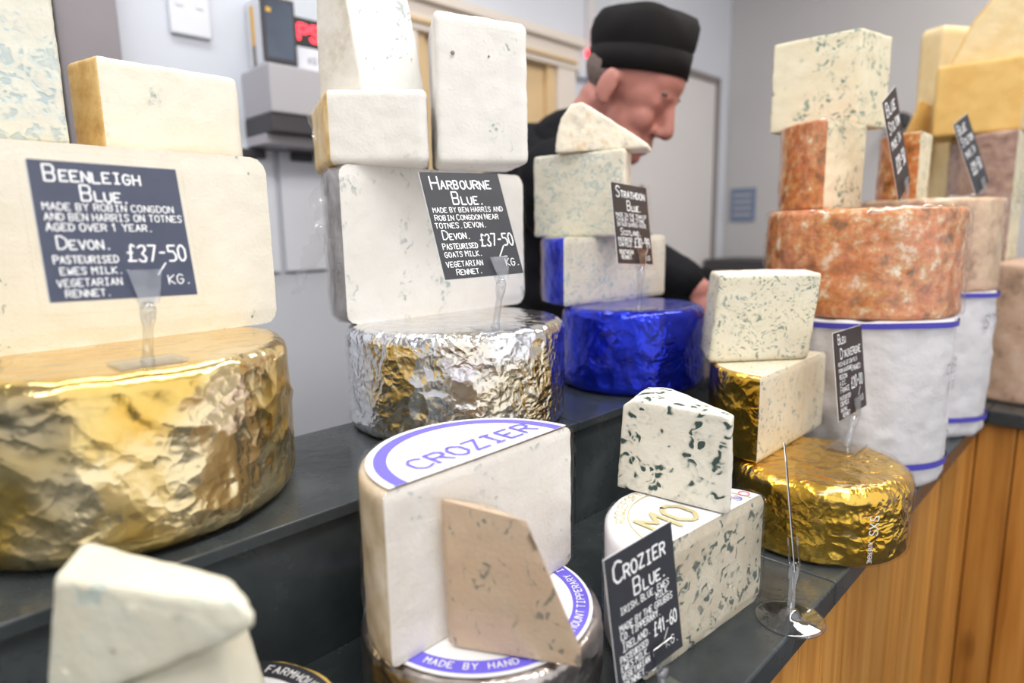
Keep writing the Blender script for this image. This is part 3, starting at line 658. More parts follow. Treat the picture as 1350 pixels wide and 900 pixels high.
build([('paste', 'cheese_strath', {'cut', 'top', 'bottom'}), ('crust', 'rind_crust', {'rind'})], lf, t)
ux = Vector((.128, -.042, 0)).normalized(); ex = Vector((.25, .75, 0)).normalized()*.07; o = Vector((.072, 1.042, 1.4995))
P2 = [(0, 0), (.142, .0), (.140, .008), (.066, .058), (.042, .073), (.026, .071), (.010, .052), (.002, .025)]
o2 = hull('cheese_wedge', prism_pts(P2, ux, UP, o, ex), ['rind_crust'], None, .003, None, o, .0012); tag(o2, 'crusty cream wedge balanced on top below the vendor face', 'cheese')

# --- Crozier stack in front
t = wheel('whole_cheese', 'foil sided wheel with a violet ringed label at the bottom centre', (-.031, .517), .103, 1.0, 1.06, 'foil_dull', amp=.0018, rt=.006, rb=.008, part='foil_wrap', seed=5)
c = (-.031, .517)
lb = ring('label', c, .0, .097, 0, 2*math.pi, 1.0622, 'label', t, .0012)
ring('label_ring', c, .080, .094, 0, 2*math.pi, 1.0627, 'violet', t)
arc_text('label_lettering', 'MADE BY HAND AT BEECHMOUNT ', c, .0835, math.radians(-62), .0066, 1.0627, 'label', t, flip=True)
arc_text('label_lettering', 'TIPPERARY IRELAND', c, .0835, math.radians(25), .0066, 1.0627, 'label', t, flip=True)
b = 43.7; e = Vector((math.sin(math.radians(b)), math.cos(math.radians(b)))); c = Vector((-.0195, .5025))
t = half('half_cheese', 'film wrapped half wheel with the CROZIER label on top', c, .105, cutdir(b), cutdir(b)+180, 1.0632, 1.200, 'cheese_croz', 'rind_buff', rt=.006, rb=.006, seed=6, filmtags={'rind', 'cut'}, filmm='film')
A0, A1 = math.radians(cutdir(b)), math.radians(cutdir(b)+180)
def half_ring(nm, r0_, r1_, z, m): return ring(nm, c, r0_, r1_, A0+.01, A1-.01, z, m, t)
half_ring('label', .0005, .0995, 1.2024, 'label'); half_ring('label_ring', .083, .0935, 1.2028, 'violet'); half_ring('label_inner_ring', .046, .0485, 1.2027, 'violet_pale'); half_ring('label_inner_ring', .040, .041, 1.2027, 'violet_pale')
E3 = Vector((e.x, e.y, 0)); nb3 = Vector((-e.y, e.x, 0))
letter('label_lettering', 'CROZIER', -.062, .012, .022, (Vector((c.x, c.y, 1.2026)), E3, nb3, UP), 'violet', t, wd=.13, jit=0, asp=.66, sp=.42)
letter('label_lettering', 'BLUE CHEESE', -.030, .002, .007, (Vector((c.x, c.y, 1.2026)), E3, nb3, UP), 'violet_pale', t, wd=.14, jit=0)
# tan wedge leaning on its cut face
e3 = Vector((.961, -.277, 0)); nbk = Vector((.277, .961, 0)); fn = -nbk; o = Vector((-.0476, .4524, 1.0642)); tl = math.radians(10); upl = UP*math.cos(tl)+nbk*math.sin(tl)
P2 = [(0, 0), (.098, .0), (.098, .015), (.084, .045), (.068, .079), (.058, .110), (-.004, .119), (-.006, .116)]
pts = [o+e3*u+UP*v for u, v in P2]; fo = Vector((.723, -.691, 0)); back = []
for p in pts:                                            # back face follows the cut face it leans on
    dd = p.dot(fo)-(-.3613+.006); back.append(p-fo*min(dd, .045))
pts = pts+back
t = thing('cheese_wedge', 'tan film wrapped wedge propped against the CROZIER half wheel', 'cheese', o)
hull('paste', pts, ['cheese_tan', 'rind_tan'], lambda n, c: 1 if n.dot(e3) < -.5 else 0, .003, t)
bmf = hull_bm([o+(p-o)*1.012+fn*.0012+UP*.0005 for p in pts], .004); bm_obj('cling_film', bmf, 'film', t, None, True)

# --- Roquefort
rc_ = Vector((.1785, .5515)); b = 49.5; e = Vector((math.sin(math.radians(b)), math.cos(math.radians(b))))
t = half('half_cheese', 'marbled half wheel with gold print label behind the CROZIER BLUE card', rc_, .0955, cutdir(b), cutdir(b)+180, 1.0, 1.116, 'cheese_roq2', 'label', 'paper_wrap', .010, .008, 7, 'cloth', .0008, filmtags={'rind', 'cut'}, filmm='film_heavy')
A0, A1 = math.radians(cutdir(b)), math.radians(cutdir(b)+180)
ring('label_ring', rc_, .074, .0750, A0+.03, A1-.03, 1.1170, 'goldink', t, .0006)
arc_text('label_lettering', 'ROQUEFORT', rc_, .0775, A0+2.0, .009, 1.1168, 'goldink', t, wd=.12)
E3 = Vector((e.x, e.y, 0)); nb3 = Vector((-e.y, e.x, 0)); fr = (Vector((rc_.x, rc_.y, 1.1168)), E3, nb3, UP)
letter('label_lettering', 'MO', -.052, .012, .034, fr, 'goldink', t, wd=.14, jit=0, asp=.7)
letter('label_lettering', 'U', .060, .006, .009, fr, 'inkblue', t, wd=.2, jit=0); letter('label_lettering', 'V', .0625, .008, .006, fr, 'redink', t, wd=.2, jit=0)
ring('red_stamp', (rc_.x+E3.x*.078+nb3.x*.012, rc_.y+E3.y*.078+nb3.y*.012), .0045, .0058, 0, 6.283, 1.1172, 'redink', t)
# wedge on it
a = Vector((.1055, .6325, 1.1172)); bb = Vector((.1965, .5615, 1.1172)); e3 = (bb-a).normalized(); nb3 = Vector((-e3.y, e3.x, 0)); nb3 = nb3 if nb3.y > 0 else -nb3
L = (bb-a).length
P = [a, bb, bb+nb3*.012, a+nb3*.055, a+nb3*.062+e3*.03]
Pt = [a+UP*.088+e3*.006, a+UP*.096+e3*.018, bb+UP*.094, bb+UP*.094+nb3*.010, a+UP*.096+nb3*.055+e3*.006, a+nb3*.060+e3*.03+UP*.098]
o2 = hull('cheese_wedge', P+Pt, ['cheese_roq'], None, .0022, None, (a+bb)/2, .0008, .006); tag(o2, 'white wedge with large green black holes on the marbled half wheel', 'cheese')

# --- Auvergne stack
t = wheel('whole_cheese', 'gold foil wheel at the slate front edge under the AUVERGNE card', (.380, .767), .1015, 1.0, 1.094, 'gold2', amp=.0018, rt=.014, rb=.010, seed=6, step=.003)
lf = loft(disc((.380, .767), .1015, .004), 1.0008, 1.094, .014, .010, .004, .0022, 'film', 8, grow=.0015); build([('cling_film', 'film', {'rind'})], lf, t)
for k, (tx, z, h) in enumerate((('SXS', 1.066, .012), ('AUVERGNE', 1.036, .006))):     # white print running down the film
    a = math.atan2(.667-.767, .388-.380); o = Vector((.380+.1045*math.cos(a), .767+.1045*math.sin(a), z)); tn = Vector((-math.sin(a), math.cos(a), 0))
    letter('film_print', tx, 0, 0, h*.8, (o, -UP, tn, Vector((math.cos(a), math.sin(a), 0))), 'label', t, wd=.12, jit=0, lift=.002, maxw=.026)
b = 45; e = Vector((math.sin(math.radians(b)), math.cos(math.radians(b)))); a = Vector((.2955, .750)); c = a+e*.107
half('half_cheese', 'cream half wheel in gold foil and film behind the AUVERGNE card', c, .107, cutdir(b), cutdir(b)+180, 1.0948, 1.203, 'cheese_auv2', 'gold2', 'foil_wrap', .006, .004, 9, 'foil', .0009, toptag='cut', filmtags={'rind', 'cut'}, filmm='film')
q = [(.258, .832), (.3975, .850), (.4125, .925), (.355, .952), (.275, .93)]
t = thing('cheese_block', 'cream blue specked block standing on the gold foil half wheel', 'cheese', (.33, .87, 1.2035))
lf = loft(poly(q, ['cut', 'cut', 'rind', 'rind', 'cut'], .004), 1.2035, 1.319, .004, .006, .004, .0009, 'cheese', 12, lean=(.012, 0))
build([('paste', 'cheese_auv', {'cut', 'bottom'}), ('rind', 'rind_cream', {'rind', 'top'})], lf, t)

# --- Stilton stack
def wrapped(label, c, R, z1, seed, lines, ang_t):
    t = thing('whole_cheese', label, 'cheese', (c[0], c[1], 1.0)); lf = loft(disc(c, R, .0045), 1.0, z1, .004, .012, .005, .0034, 'cloth', seed)
    build([('muslin_wrap', 'cloth', ALL)], lf, t)
    for z0, h in ((1.030, .009), (z1-.010, .008)):
        V, F = [], []; n = 90
        for k in range(n):
            a = 2*math.pi*k/n
            for zz in (z0, z0+h): V.append(Vector((c[0]+(R+.0042)*math.cos(a), c[1]+(R+.0042)*math.sin(a), zz+.002*math.sin(3*a))))
        for k in range(n): j = (k+1) % n; F.append((2*k, 2*j, 2*j+1, 2*k+1))
        link_mesh('blue_stripe', V, F, 'navy', None, t)
    for tx, z, h, da in lines:
        V, F = [], []; adv = h*.95/R
        for k, ch in enumerate(tx):
            a = ang_t+da+(k-(len(tx)-1)/2)*adv; rad = Vector((math.cos(a), math.sin(a), 0)); tn = Vector((-rad.y, rad.x, 0))
            v, f, _ = strokes(ch, -h*.31, 0, h, Vector((c[0], c[1], z))+rad*(R+.0046), tn, UP, rad, wd=.13, jit=0); F += [tuple(i+len(V) for i in q) for q in f]; V += v
        link_mesh('stamped_print', V, F, 'greyink', None, t, None, False)
    return t
wrapped('white muslin wrapped wheel with blue stripes behind the AUVERGNE card', (.548, 1.006), .126, 1.246, 3, [('COLSTON', 1.168, .014, .0), ('BLUE', 1.142, .013, 0), ('STILTON', 1.06, .008, .1)], math.radians(-38))
wrapped('further white muslin wrapped wheel with blue stripes by the pinkish wheel', (.775, 1.222), .120, 1.262, 5, [('STILTON', 1.20, .022, 0), ('BLUE', 1.11, .01, .1)], math.radians(-36))
t = thing('half_cheese', 'wide orange crusted piece in cling film on the nearer muslin wheel', 'cheese', (.555, 1.03, 1.246))
a0 = math.radians(0)
lf = loft(disc((.556, 1.034), .1385, .0045), 1.246, 1.404, .010, .008, .005, .0022, 'rough', 4); build([('rind', 'rind_orange', ALL)], lf, t)
lf = loft(disc((.556, 1.034), .1385, .0045), 1.2468, 1.404, .010, .008, .005, .004, 'film', 7, grow=.002); build([('cling_film', 'film_heavy', {'rind'})], lf, t)
# quarter on it: near corner (.486,1.019)
cc = Vector((.585, 1.095)); R = .128
half('cheese_wedge', 'orange crusted quarter with a blue vein beneath the tall marbled block', cc, R, 128, 218, 1.406, 1.541, 'cheese_stil', 'rind_orange', 'rind', .006, .004, 10, 'rough', .0014, toptag='rind', filmtags={'rind'}, filmm='film_heavy')
half('cheese_wedge', 'small orange crusted wedge behind the nearer slanted price card', Vector((.785, 1.238)), .085, 148, 226, 1.4248, 1.542, 'cheese_stil', 'rind_orange', 'rind', .005, .004, 11, 'rough', .0012)
q = [(.567, 1.094), (.462, 1.185), (.53, 1.25), (.648, 1.15)]
t = thing('cheese_block', 'tall buttery block with green veins topping the crusted quarter', 'cheese', (.55, 1.17, 1.542))
lf = loft(poly(q, ['cut', 'cut', 'rind', 'cut'], .003), 1.542, 1.690, .003, .003, .005, .0008, 'cheese', 13); build([('paste', 'cheese_stil', {'cut', 'top', 'bottom'}), ('rind', 'rind_tan', {'rind'})], lf, t)
t = thing('whole_cheese', 'pinkish brown crusted piece on the further muslin wheel', 'cheese', (.80, 1.25, 1.262))
lf = loft(disc((.787, 1.236), .118, .005), 1.262, 1.424, .008, .006, .006, .0018, 'rough', 9); build([('rind', 'rind_pink', ALL)], lf, t)
lf = loft(disc((.787, 1.236), .118, .005), 1.2628, 1.424, .008, .006, .006, .004, 'film', 2, grow=.002); build([('cling_film', 'film', {'rind'})], lf, t)
# --- far right stack
t = thing('whole_cheese', 'large salmon pink crusted wheel at the right photo edge', 'cheese', (1.155, 1.41, 1.0))
lf = loft(disc((1.155, 1.41), .135, .006), 1.0, 1.298, .01, .01, .008, .0016, 'rough', 12); build([('rind', 'rind_salmon', ALL)], lf, t)
half('cheese_wedge', 'mauve brown crusted piece with a cream cut side at the right edge', Vector((1.185, 1.52)), .15, 145, 225, 1.299, 1.575, 'cheese_stil', 'rind_mauve', 'rind', .008, .006, 14, 'rough', .0016, filmtags={'rind'}, filmm='film')
q = [(1.098, 1.437), (.972, 1.537), (1.06, 1.66), (1.26, 1.55)]
t = thing('cheese_block', 'golden yellow block resting on the mauve brown crusted piece', 'cheese', (1.09, 1.54, 1.576)); lf = loft(poly(q, ['rind', 'rind', 'cut', 'cut'], .005), 1.576, 1.730, .006, .005, .007, .0008, 'cheese', 15)
build([('side', 'cheese_yel', {'rind', 'top', 'bottom'}), ('paste', 'cheese_pale', {'cut'})], lf, t)
o = Vector((1.01, 1.555, 1.731)); ux = Vector((.80, -.62, 0)).normalized(); ex = Vector((.62, .80, 0)).normalized()*.1
o2 = hull('cheese_wedge', prism_pts([(.0, 0), (.20, .0), (.26, .16), (.085, .155), (.035, .09)], ux, UP, o, ex), ['cheese_yel', 'cheese_pale'], lambda n, c: 0 if n.dot(ux) < -.3 or n.z > .4 else 1, .004, None, o); tag(o2, 'tan yellow wedge on top of the golden block at the right edge', 'cheese')
t = thing('cheese_block', 'pale tall piece behind the golden yellow blocks', 'cheese', (1.09, 1.72, 1.299)); lf = loft(poly([(1.075, 1.685), (1.05, 1.74), (1.13, 1.81), (1.19, 1.71)], None, .01), 1.299, 1.865, .02, .006, .008, .0008, 'cheese', 16); build([('paste', 'cheese_pale', ALL)], lf, t)
o2 = hull('cheese_wedge', [Vector(p) for p in ((.975, 1.655, 1.576), (1.06, 1.67, 1.576), (1.01, 1.73, 1.576), (1.015, 1.66, 1.685), (1.055, 1.672, 1.67))], ['cheese_yel'], None, .003, None, (1.01, 1.67, 1.576)); tag(o2, 'small yellow wedge tip peeking left of the golden block', 'cheese')

# --- bottom left stack
c = (-.205, .372); t = thing('whole_cheese', 'low wheel with a black and gold ringed label at the bottom left', 'cheese', (c[0], c[1], 1.0))
build([('rind', 'gold_rim', ALL)], loft(disc(c, .092, .004), 1.0, 1.048, .004, .004, .005, .0008, 'rough', 13), t)
ring('label', c, .0, .070, 0, 6.2832, 1.0494, 'label', t, .001); ring('label_ring', c, .070, .087, 0, 6.2832, 1.0498, 'ink_black', t, .001)
arc_text('label_lettering', 'CASHEL BLUE  FARMHOUSE CHEESE', c, .0745, math.radians(75), .007, 1.0499, 'label', t)
# lower wedge in front, upper wedge behind
zp = lambda x: 1.162+.45*(x+.165)
P = [(-.150, .318, 1.0505), (-.205, .300, 1.0505), (-.262, .315, 1.0505), (-.17, .40, 1.0505), (-.140, .345, 1.0505)] + [(x, y, zp(x)-.0022) for x, y in ((-.163, .322), (-.160, .345), (-.262, .316), (-.19, .40))]
o2 = hull('cheese_wedge', [Vector(p) for p in P], ['cheese_fg'], None, .003, None, (-.195, .34, 1.0505)); tag(o2, 'nearer pale wedge with a pointed corner at the bottom left', 'cheese')
P = [(-.262, .366, 1.200), (-.250, .322, 1.2), (-.129, .292, 1.2), (-.129, .290, 1.188), (-.151, .318, 1.2)] + [(x, y, zp(x)) for x, y in ((-.268, .370), (-.266, .322), (-.170, .320), (-.165, .345), (-.2, .392))]
o2 = hull('cheese_wedge', [Vector(p) for p in P], ['cheese_fg'], None, .003, None, (-.2, .34, 1.118)); tag(o2, 'pale soft wedge with faint blue spots on top at the bottom left', 'cheese')

# ================================================================== price tags
def card_frame(x, y, z, yaw, tilt, roll):
    yaw, tilt, roll = map(math.radians, (yaw, tilt, roll))
    ri = Vector((math.sin(yaw), math.cos(yaw), 0)); nb = Vector((-math.cos(yaw), math.sin(yaw), 0)); up = UP*math.cos(tilt)+nb*math.sin(tilt)
    r2 = ri*math.cos(roll)+up*math.sin(roll); u2 = up*math.cos(roll)-ri*math.sin(roll)
    return Vector((x, y, z)), r2, u2, r2.cross(u2)
def price_tag(label, pos, yaw, tilt, roll, w_, h, mat, lines, zbase, clip_u=0, base='plate', sleeve=None, base_off=(0, 0), parts=True):
    o, ux, uy, nz = card_frame(*pos, yaw, tilt, roll)
    foot = Vector((o.x+base_off[0], o.y+base_off[1], zbase)) + Vector((ux.x, ux.y, 0))*clip_u
    t = thing('price_tag', label, 'price tag', foot)
    bm = bmesh.new(); box_bm(bm, o+uy*h/2, ux, uy, nz, w_/2, h/2, .0005, 0); cd = bm_obj('card', bm, mat, t)
    bm = bmesh.new(); box_bm(bm, o+uy*h/2-nz*.0008, ux, uy, nz, w_/2+.0006, h/2+.0004, .0003, 0); bm_obj('card_backing', bm, 'card_white', t)
    if sleeve:
        bm = bmesh.new(); box_bm(bm, o+uy*(h/2+sleeve[1])+ux*sleeve[0], ux, uy, nz, w_/2+sleeve[2], h/2+sleeve[3], .0016, .0005); bm_obj('sleeve', bm, 'clear2', t)
    org = o-ux*w_/2
    for tx, x, y, hh, sm, mw in lines:
        letter('lettering', tx, x*w_, y*h, hh*h, (org, ux, uy, nz), 'chalk', cd, small=sm, wd=.115 if hh > .06 else .15, jit=.03, maxw=mw*w_ if mw else None)
    # clear clip: flared jaws, neck, ball, foot
    c = o+ux*clip_u
    prof = [(-.012, .020), (.012, .020), (.009, .004), (.006, -.006), (-.006, -.006), (-.009, .004)]
    pts = prism_pts(prof, ux, uy, c+nz*.0032, nz*.0022)
    bm_obj('clip', hull_bm(pts, .0006), 'glass', t, None, False)
    pts = prism_pts([(u*.8, v-.002) for u, v in prof], ux, uy, c-nz*.0056, nz*.0022); bm_obj('clip', hull_bm(pts, .0006), 'glass', t, None, False)
    top = c-uy*.004; ax = (top-foot); L = ax.length; ax.normalize()
    lathe('neck', foot, [(.0055, .001), (.005, .004), (.0038, .008), (.0036, L*.6), (.0055, L*.75), (.0058, L*.9), (.003, L)], 'glass', t, ax, 14)
    if base == 'disc': lathe('foot', foot, [(.0315, 0), (.0322, .0012), (.0318, .0026), (.030, .0034), (.012, .0042), (.009, .0065), (.008, .010), (.0045, .012)], 'glass', t, UP, 48)
    else:
        bm = bmesh.new(); e1 = Vector((ux.x, ux.y, 0)).normalized(); e2 = UP.cross(e1); box_bm(bm, foot+UP*.0012+e2*.0, e1, e2, UP, .024, .018, .0011, .0005); bm_obj('foot', bm, 'glass', t)
    return t
L1 = [('BEENLEIGH', .09, .855, .115, .66, .74), ('BLUE.', .30, .715, .11, .62, .4), ('MADE BY ROBIN CONGDON', .05, .645, .05, 1, .90), ('AND BEN HARRIS ON TOTNES', .05, .572, .05, 1, .94), ('AGED OVER 1 YEAR.', .05, .497, .055, .9, .76),
      ('DEVON.', .10, .365, .09, .7, .36), ('PASTEURISED', .06, .265, .055, .9, .42), ('EWES MILK.', .09, .185, .05, .95, .42), ('VEGETARIAN', .06, .10, .05, 1, .42), ('RENNET.', .10, .025, .05, .95, .33), ('£37-50', .54, .27, .12, 1, .44), ('/', .73, .165, .09, 1, None), ('KG.', .80, .09, .07, 1, .17)]
price_tag('BEENLEIGH BLUE price card in a clear sleeve on the big gold wheel', (-.2792, .4707, 1.3368), 43.5, 15, -1.3, .096, .10, 'card_blue', L1, 1.2842, .012, sleeve=(-.001, -.001, .005, .008), base_off=(-.012, .012))
L2 = [('HARBOURNE', .10, .84, .12, .66, .84), ('BLUE.', .32, .69, .115, .64, .46), ('MADE BY BEN HARRIS AND', .05, .615, .045, 1, .9), ('ROBIN CONGDON NEAR', .05, .54, .05, .9, .82), ('TOTNES. DEVON.', .03, .465, .05, .95, .66), ('DEVON.', .09, .36, .085, .62, .4),
      ('PASTEURISED', .06, .27, .055, .85, .44), ('GOATS MILK.', .06, .195, .05, .9, .46), ('VEGETARIAN', .05, .105, .05, .95, .46), ('RENNET.', .15, .03, .05, .9, .34), ('£37-50', .54, .28, .115, 1, .45), ('/', .74, .17, .10, 1, None), ('KG.', .80, .08, .07, 1, .18)]
k = .122/.11
price_tag('HARBOURNE BLUE price card on the silver foil wheel', (-.0247*k, .6388*k, 1.38-(1.38-1.3368)*k), 55.6, 21.9, 1.3, .1012, .122, 'card', L2, 1.2702, .020, base_off=(-.008, .014))
L3 = [('STRATHDON', .10, .83, .13, .6, .84), ('BLUE.', .38, .67, .12, .55, .42), ('MADE IN THE TOWN OF', .05, .585, .045, 1, .9), ('TAIN BY THE STONE', .05, .525, .045, 1, .9), ('IN TAIN IN ROSS-SHIRE.', .05, .465, .045, 1, .88), ('SCOTLAND.', .13, .355, .085, .65, .6),
      ('PASTEURISED', .05, .275, .05, .95, .4), ('COW MILK.', .05, .215, .05, .95, .4), ('VEGETARIAN', .05, .12, .05, .95, .4), ('RENNET.', .10, .055, .05, .95, .32), ('£30-99', .50, .21, .12, 1, .46), ('/', .80, .12, .08, 1, None), ('KG', .80, .045, .06, 1, .16)]
price_tag('STRATHDON BLUE price card on the blue foil wheel', (.1749, .904, 1.3323), 44.9, 9.8, -3.8, .083, .11, 'card_brown', L3, 1.2652, .012, sleeve=(.004, -.002, .006, .006), base_off=(0, .012))
L4 = [('BLEU', .12, .86, .11, .62, .42), ("D'AUVERGNE", .17, .69, .115, .72, .80), ('RICH BLUE COW MILK', .08, .605, .045, 1, .78), ('FROM AUVERGNE', .08, .53, .045, 1, .45), ('(FRANCE)', .50, .50, .08, .7, .38), ('REGION', .09, .455, .05, 1, .38), ('A.O.C.', .09, .385, .05, 1, .3), ('FRANCE', .10, .30, .07, .8, .34),
      ('PASTEURISED', .06, .215, .045, 1, .38), ('COW MILK', .06, .15, .05, 1, .3), ('ANIMAL', .06, .08, .045, 1, .3), ('RENNET', .12, .015, .05, 1, .3), ('£20-00', .48, .30, .13, 1, .44), ('/', .72, .18, .10, 1, None), ('KG', .78, .10, .07, 1, .16)]
price_tag("BLEU D'AUVERGNE price card on the front gold wheel", (.4444, .8136, 1.1385), 44.9, 7.6, -.7, .105, .11, 'card_brown', L4, 1.0942, .006, base_off=(-.014, -.012))
L5 = [('CROZIER', .09, .80, .145, .66, .80), ('BLUE.', .35, .635, .125, .62, .52), ('IRISH, BLUE, EWES', .13, .555, .05, .95, .76), ('MILK.', .66, .50, .05, .95, .22), ('MADE BY THE GRUBBS', .10, .435, .05, .95, .82), ('CO. TIPPERARY.', .10, .37, .055, .9, .60), ('IRELAND.', .10, .285, .07, .75, .42),
      ('PASTEURISED', .06, .21, .05, .95, .42), ('EWES MILK.', .06, .145, .05, .95, .42), ('VEGETARIAN', .06, .08, .05, .95, .42), ('RENNET.', .08, .015, .05, .95, .34), ('£41-60', .58, .235, .105, 1, .38), ('/', .72, .16, .07, 1, None), ('KG.', .74, .085, .065, 1, .2)]
price_tag('CROZIER BLUE price card standing on the slate at the front', (.1085, .468, 1.030), 52, 4, 5, .078, .112, 'card', L5, 1.0, .010, base_off=(.006, -.006))
price_tag('edge on price card on a round clear foot at the slate edge', (.280, .602, 1.052), 21, 7, 0, .058, .11, 'card', [], 1.0, -.002, base='disc', base_off=(-.0115, -.0235))
LB = [('BLUE', .1, .83, .13, .7, .8), ('STILTON', .1, .66, .12, .7, .8), ('MADE IN', .1, .5, .09, .9, .7), ('£22-50', .2, .25, .15, 1, .7)]
price_tag('narrow slanted price card on the nearer orange crusted piece', (.626, 1.045, 1.432), 45, 6, 25, .075, .155, 'card_brown', LB, 1.4045, 0)
price_tag('narrow slanted price card on the pinkish crusted piece', (.905, 1.262, 1.445), 53, 14, 20, .085, .14, 'card', LB, 1.4245, 0, base_off=(-.03, .0))

# ================================================================== the vendor
def blobs_to_mesh(name, blobs, mat, parent, voxel=.006, smooth=6, extra=None):
    """one continuous surface from overlapping ellipsoids and tapered limbs"""
    bm = bmesh.new()
    for bl in blobs:
        if bl[0] == 'e':
            _, c, rad, Mx = bl; m4 = Matrix.Translation(c) @ Mx.to_4x4() @ Matrix.Diagonal((*rad, 1)); bmesh.ops.create_icosphere(bm, subdivisions=3, radius=1, matrix=m4)
        else:
            _, a, b_, ra, rb = bl; L = (b_-a).length; n = max(2, int(L/(min(ra, rb)*.45)))
            for k in range(n+1):
                u = k/n; bmesh.ops.create_icosphere(bm, subdivisions=2, radius=ra+(rb-ra)*u, matrix=Matrix.Translation(a.lerp(b_, u)))
    me = bpy.data.meshes.new('tmp'); bm.to_mesh(me); bm.free(); ob = bpy.data.objects.new('tmp', me); COL.objects.link(ob)
    md = ob.modifiers.new('r', 'REMESH'); md.mode = 'VOXEL'; md.voxel_size = voxel; ms = ob.modifiers.new('s', 'SMOOTH'); ms.iterations = smooth; ms.factor = .5
    dg = bpy.context.evaluated_depsgraph_get(); m2 = bpy.data.meshes.new_from_object(ob.evaluated_get(dg))
    bpy.data.objects.remove(ob); V = [v.co.copy() for v in m2.vertices]; F = [tuple(p.vertices) for p in m2.polygons]; bpy.data.meshes.remove(m2)
    if extra: V = [extra(v) for v in V]
    return link_mesh(name, V, F, mat, None, parent)
HIP = W(1.18, -1.12, .98)
person = thing('person', 'vendor in black cap and black jacket looking down behind the counter', 'person', W(1.18, -1.12, 0))
I3 = Matrix.Identity(3)
HC = Vector((.252, 1.385, 1.662))                    # head centre
hf = Vector((.84, -.54, 0)).normalized(); pitch = math.radians(33)
HX = (hf*math.cos(pitch)-UP*math.sin(pitch)).normalized(); HY = UP.cross(hf).normalized(); HZ = HX.cross(HY)
HM = Matrix((HX, HY, HZ)).transposed(); HS = 1.02
def hp(x, y, z): return HC + (HX*x+HY*y+HZ*z)*HS
def he(x, y, z, a, b_, c_): return ('e', hp(x, y, z), (a*HS, b_*HS, c_*HS), HM)
NB = Vector((.150, 1.455, 1.575))                    # base of the neck
head = [he(-.01, 0, .035, .100, .077, .090), he(.035, 0, -.05, .058, .057, .070), he(.062, 0, -.108, .030, .030, .020), he(.082, 0, .020, .016, .040, .013), he(.042, 0, .040, .054, .060, .050), he(.032, 0, .008, .062, .066, .062),
        ('l', hp(.092, 0, .008), hp(.113, 0, -.036), .011*HS, .016*HS), he(.103, .012, -.043, .012, .010, .010), he(.103, -.012, -.043, .012, .010, .010),
        he(.058, .034, -.034, .032, .022, .032), he(.058, -.034, -.034, .032, .022, .032), he(.085, 0, -.070, .014, .026, .008), he(.083, 0, -.082, .014, .023, .009), he(.060, .03, -.08, .03, .025, .03), he(.060, -.03, -.08, .03, .025, .03),
        he(.070, .030, .002, .018, .021, .015), he(.070, -.030, .002, .018, .021, .015),
        he(-.012, -.080, -.012, .022, .007, .034), he(-.012, .080, -.012, .022, .007, .034), he(-.002, -.078, -.036, .010, .008, .012), he(-.002, .078, -.036, .010, .008, .012)]
SHc = Vector((.135, 1.500, 1.475)); hl = Vector((.25, .97, 0)).normalized()   # his left is away from the camera
RS, LS = SHc-hl*.175+UP*.01, SHc+hl*.175+UP*.01
RE, RW_ = Vector((.262, 1.395, 1.325)), Vector((.373, 1.325, 1.268))
LE, LW_ = Vector((.37, 1.60, 1.24)), Vector((.46, 1.47, 1.25))
CH = Vector((.165, 1.525, 1.375)); BE = Vector((.12, 1.575, 1.17))
feetR, feetL = W(1.16, -1.03, 0), W(1.22, -1.25, 0)
def hand(wr, d, side, upv):
    d = d.normalized(); s_ = d.cross(upv).normalized()*side; u_ = s_.cross(d)*side
    B = [('l', wr-d*.02, wr+d*.02, .024, .026), ('e', wr+d*.055, (.044, .040, .018), Matrix((d, s_, d.cross(s_))).transposed())]
    for k, ln in enumerate((.066, .076, .071, .055)):
        a = wr+d*.088+s_*(.030-.020*k); m1 = a+d*ln*.5-u_*.012; e1 = a+d*ln*.72-u_*.042
        B += [('l', a-d*.012, m1, .0098, .0090), ('l', m1, e1, .0088, .0074)]
    a = wr+d*.03+s_*.034; B += [('l', a, a+d*.03+s_*.026-u_*.012, .0125, .011), ('l', a+d*.03+s_*.026-u_*.012, a+d*.06+s_*.024-u_*.030, .0105, .0085)]
    return B
body = head + [('l', hp(-.035, 0, -.05), NB+Vector((0, 0, -.03)), .060, .068), ('l', NB+UP*-.02, CH, .075, .12), ('l', CH, BE, .125, .135), ('l', BE, HIP, .135, .14),
        ('l', RS, RE, .050, .042), ('l', RE, RW_, .040, .027), ('l', LS, LE, .050, .042), ('l', LE, LW_, .040, .027),
        ('l', HIP-hl*.09, feetR.lerp(HIP, .5)+UP*.0-hl*.02, .088, .058), ('l', feetR.lerp(HIP, .5)-hl*.02, feetR+UP*.09, .056, .038), ('l', HIP+hl*.09, feetL.lerp(HIP, .5)+hl*.02, .088, .058), ('l', feetL.lerp(HIP, .5)+hl*.02, feetL+UP*.09, .056, .038)]
body += hand(RW_, Vector((.36, -.26, -.42)), -1, hl*-1+UP*.6) + hand(LW_, Vector((.4, -.6, -.35)), 1, UP)
blobs_to_mesh('body', body, 'skin', person, .0048, 6)
jacket = [('l', NB+Vector((-.012, .012, -.015)), CH, .088, .140), ('l', RS, LS, .078, .078), ('l', RS.lerp(CH, .35)+UP*.01, LS.lerp(CH, .35)+UP*.01, .110, .110), ('l', CH, BE, .142, .150), ('l', BE, HIP-UP*.06, .150, .156),
          ('e', SHc+Vector((-.07, .05, .02)), (.13, .17, .13), I3),
          ('l', RS, RE, .070, .060), ('l', RE, RW_.lerp(RE, .12), .060, .043), ('l', LS, LE, .070, .060), ('l', LE, LW_.lerp(LE, .12), .060, .043)]
def folds(v): return v + Vector((noise.noise(v*16), noise.noise(v*16+Vector((7, 0, 0))), noise.noise(v*16+Vector((0, 7, 0)))))*.006
jk = blobs_to_mesh('jacket', jacket, 'black_cloth', person, .008, 5, folds)
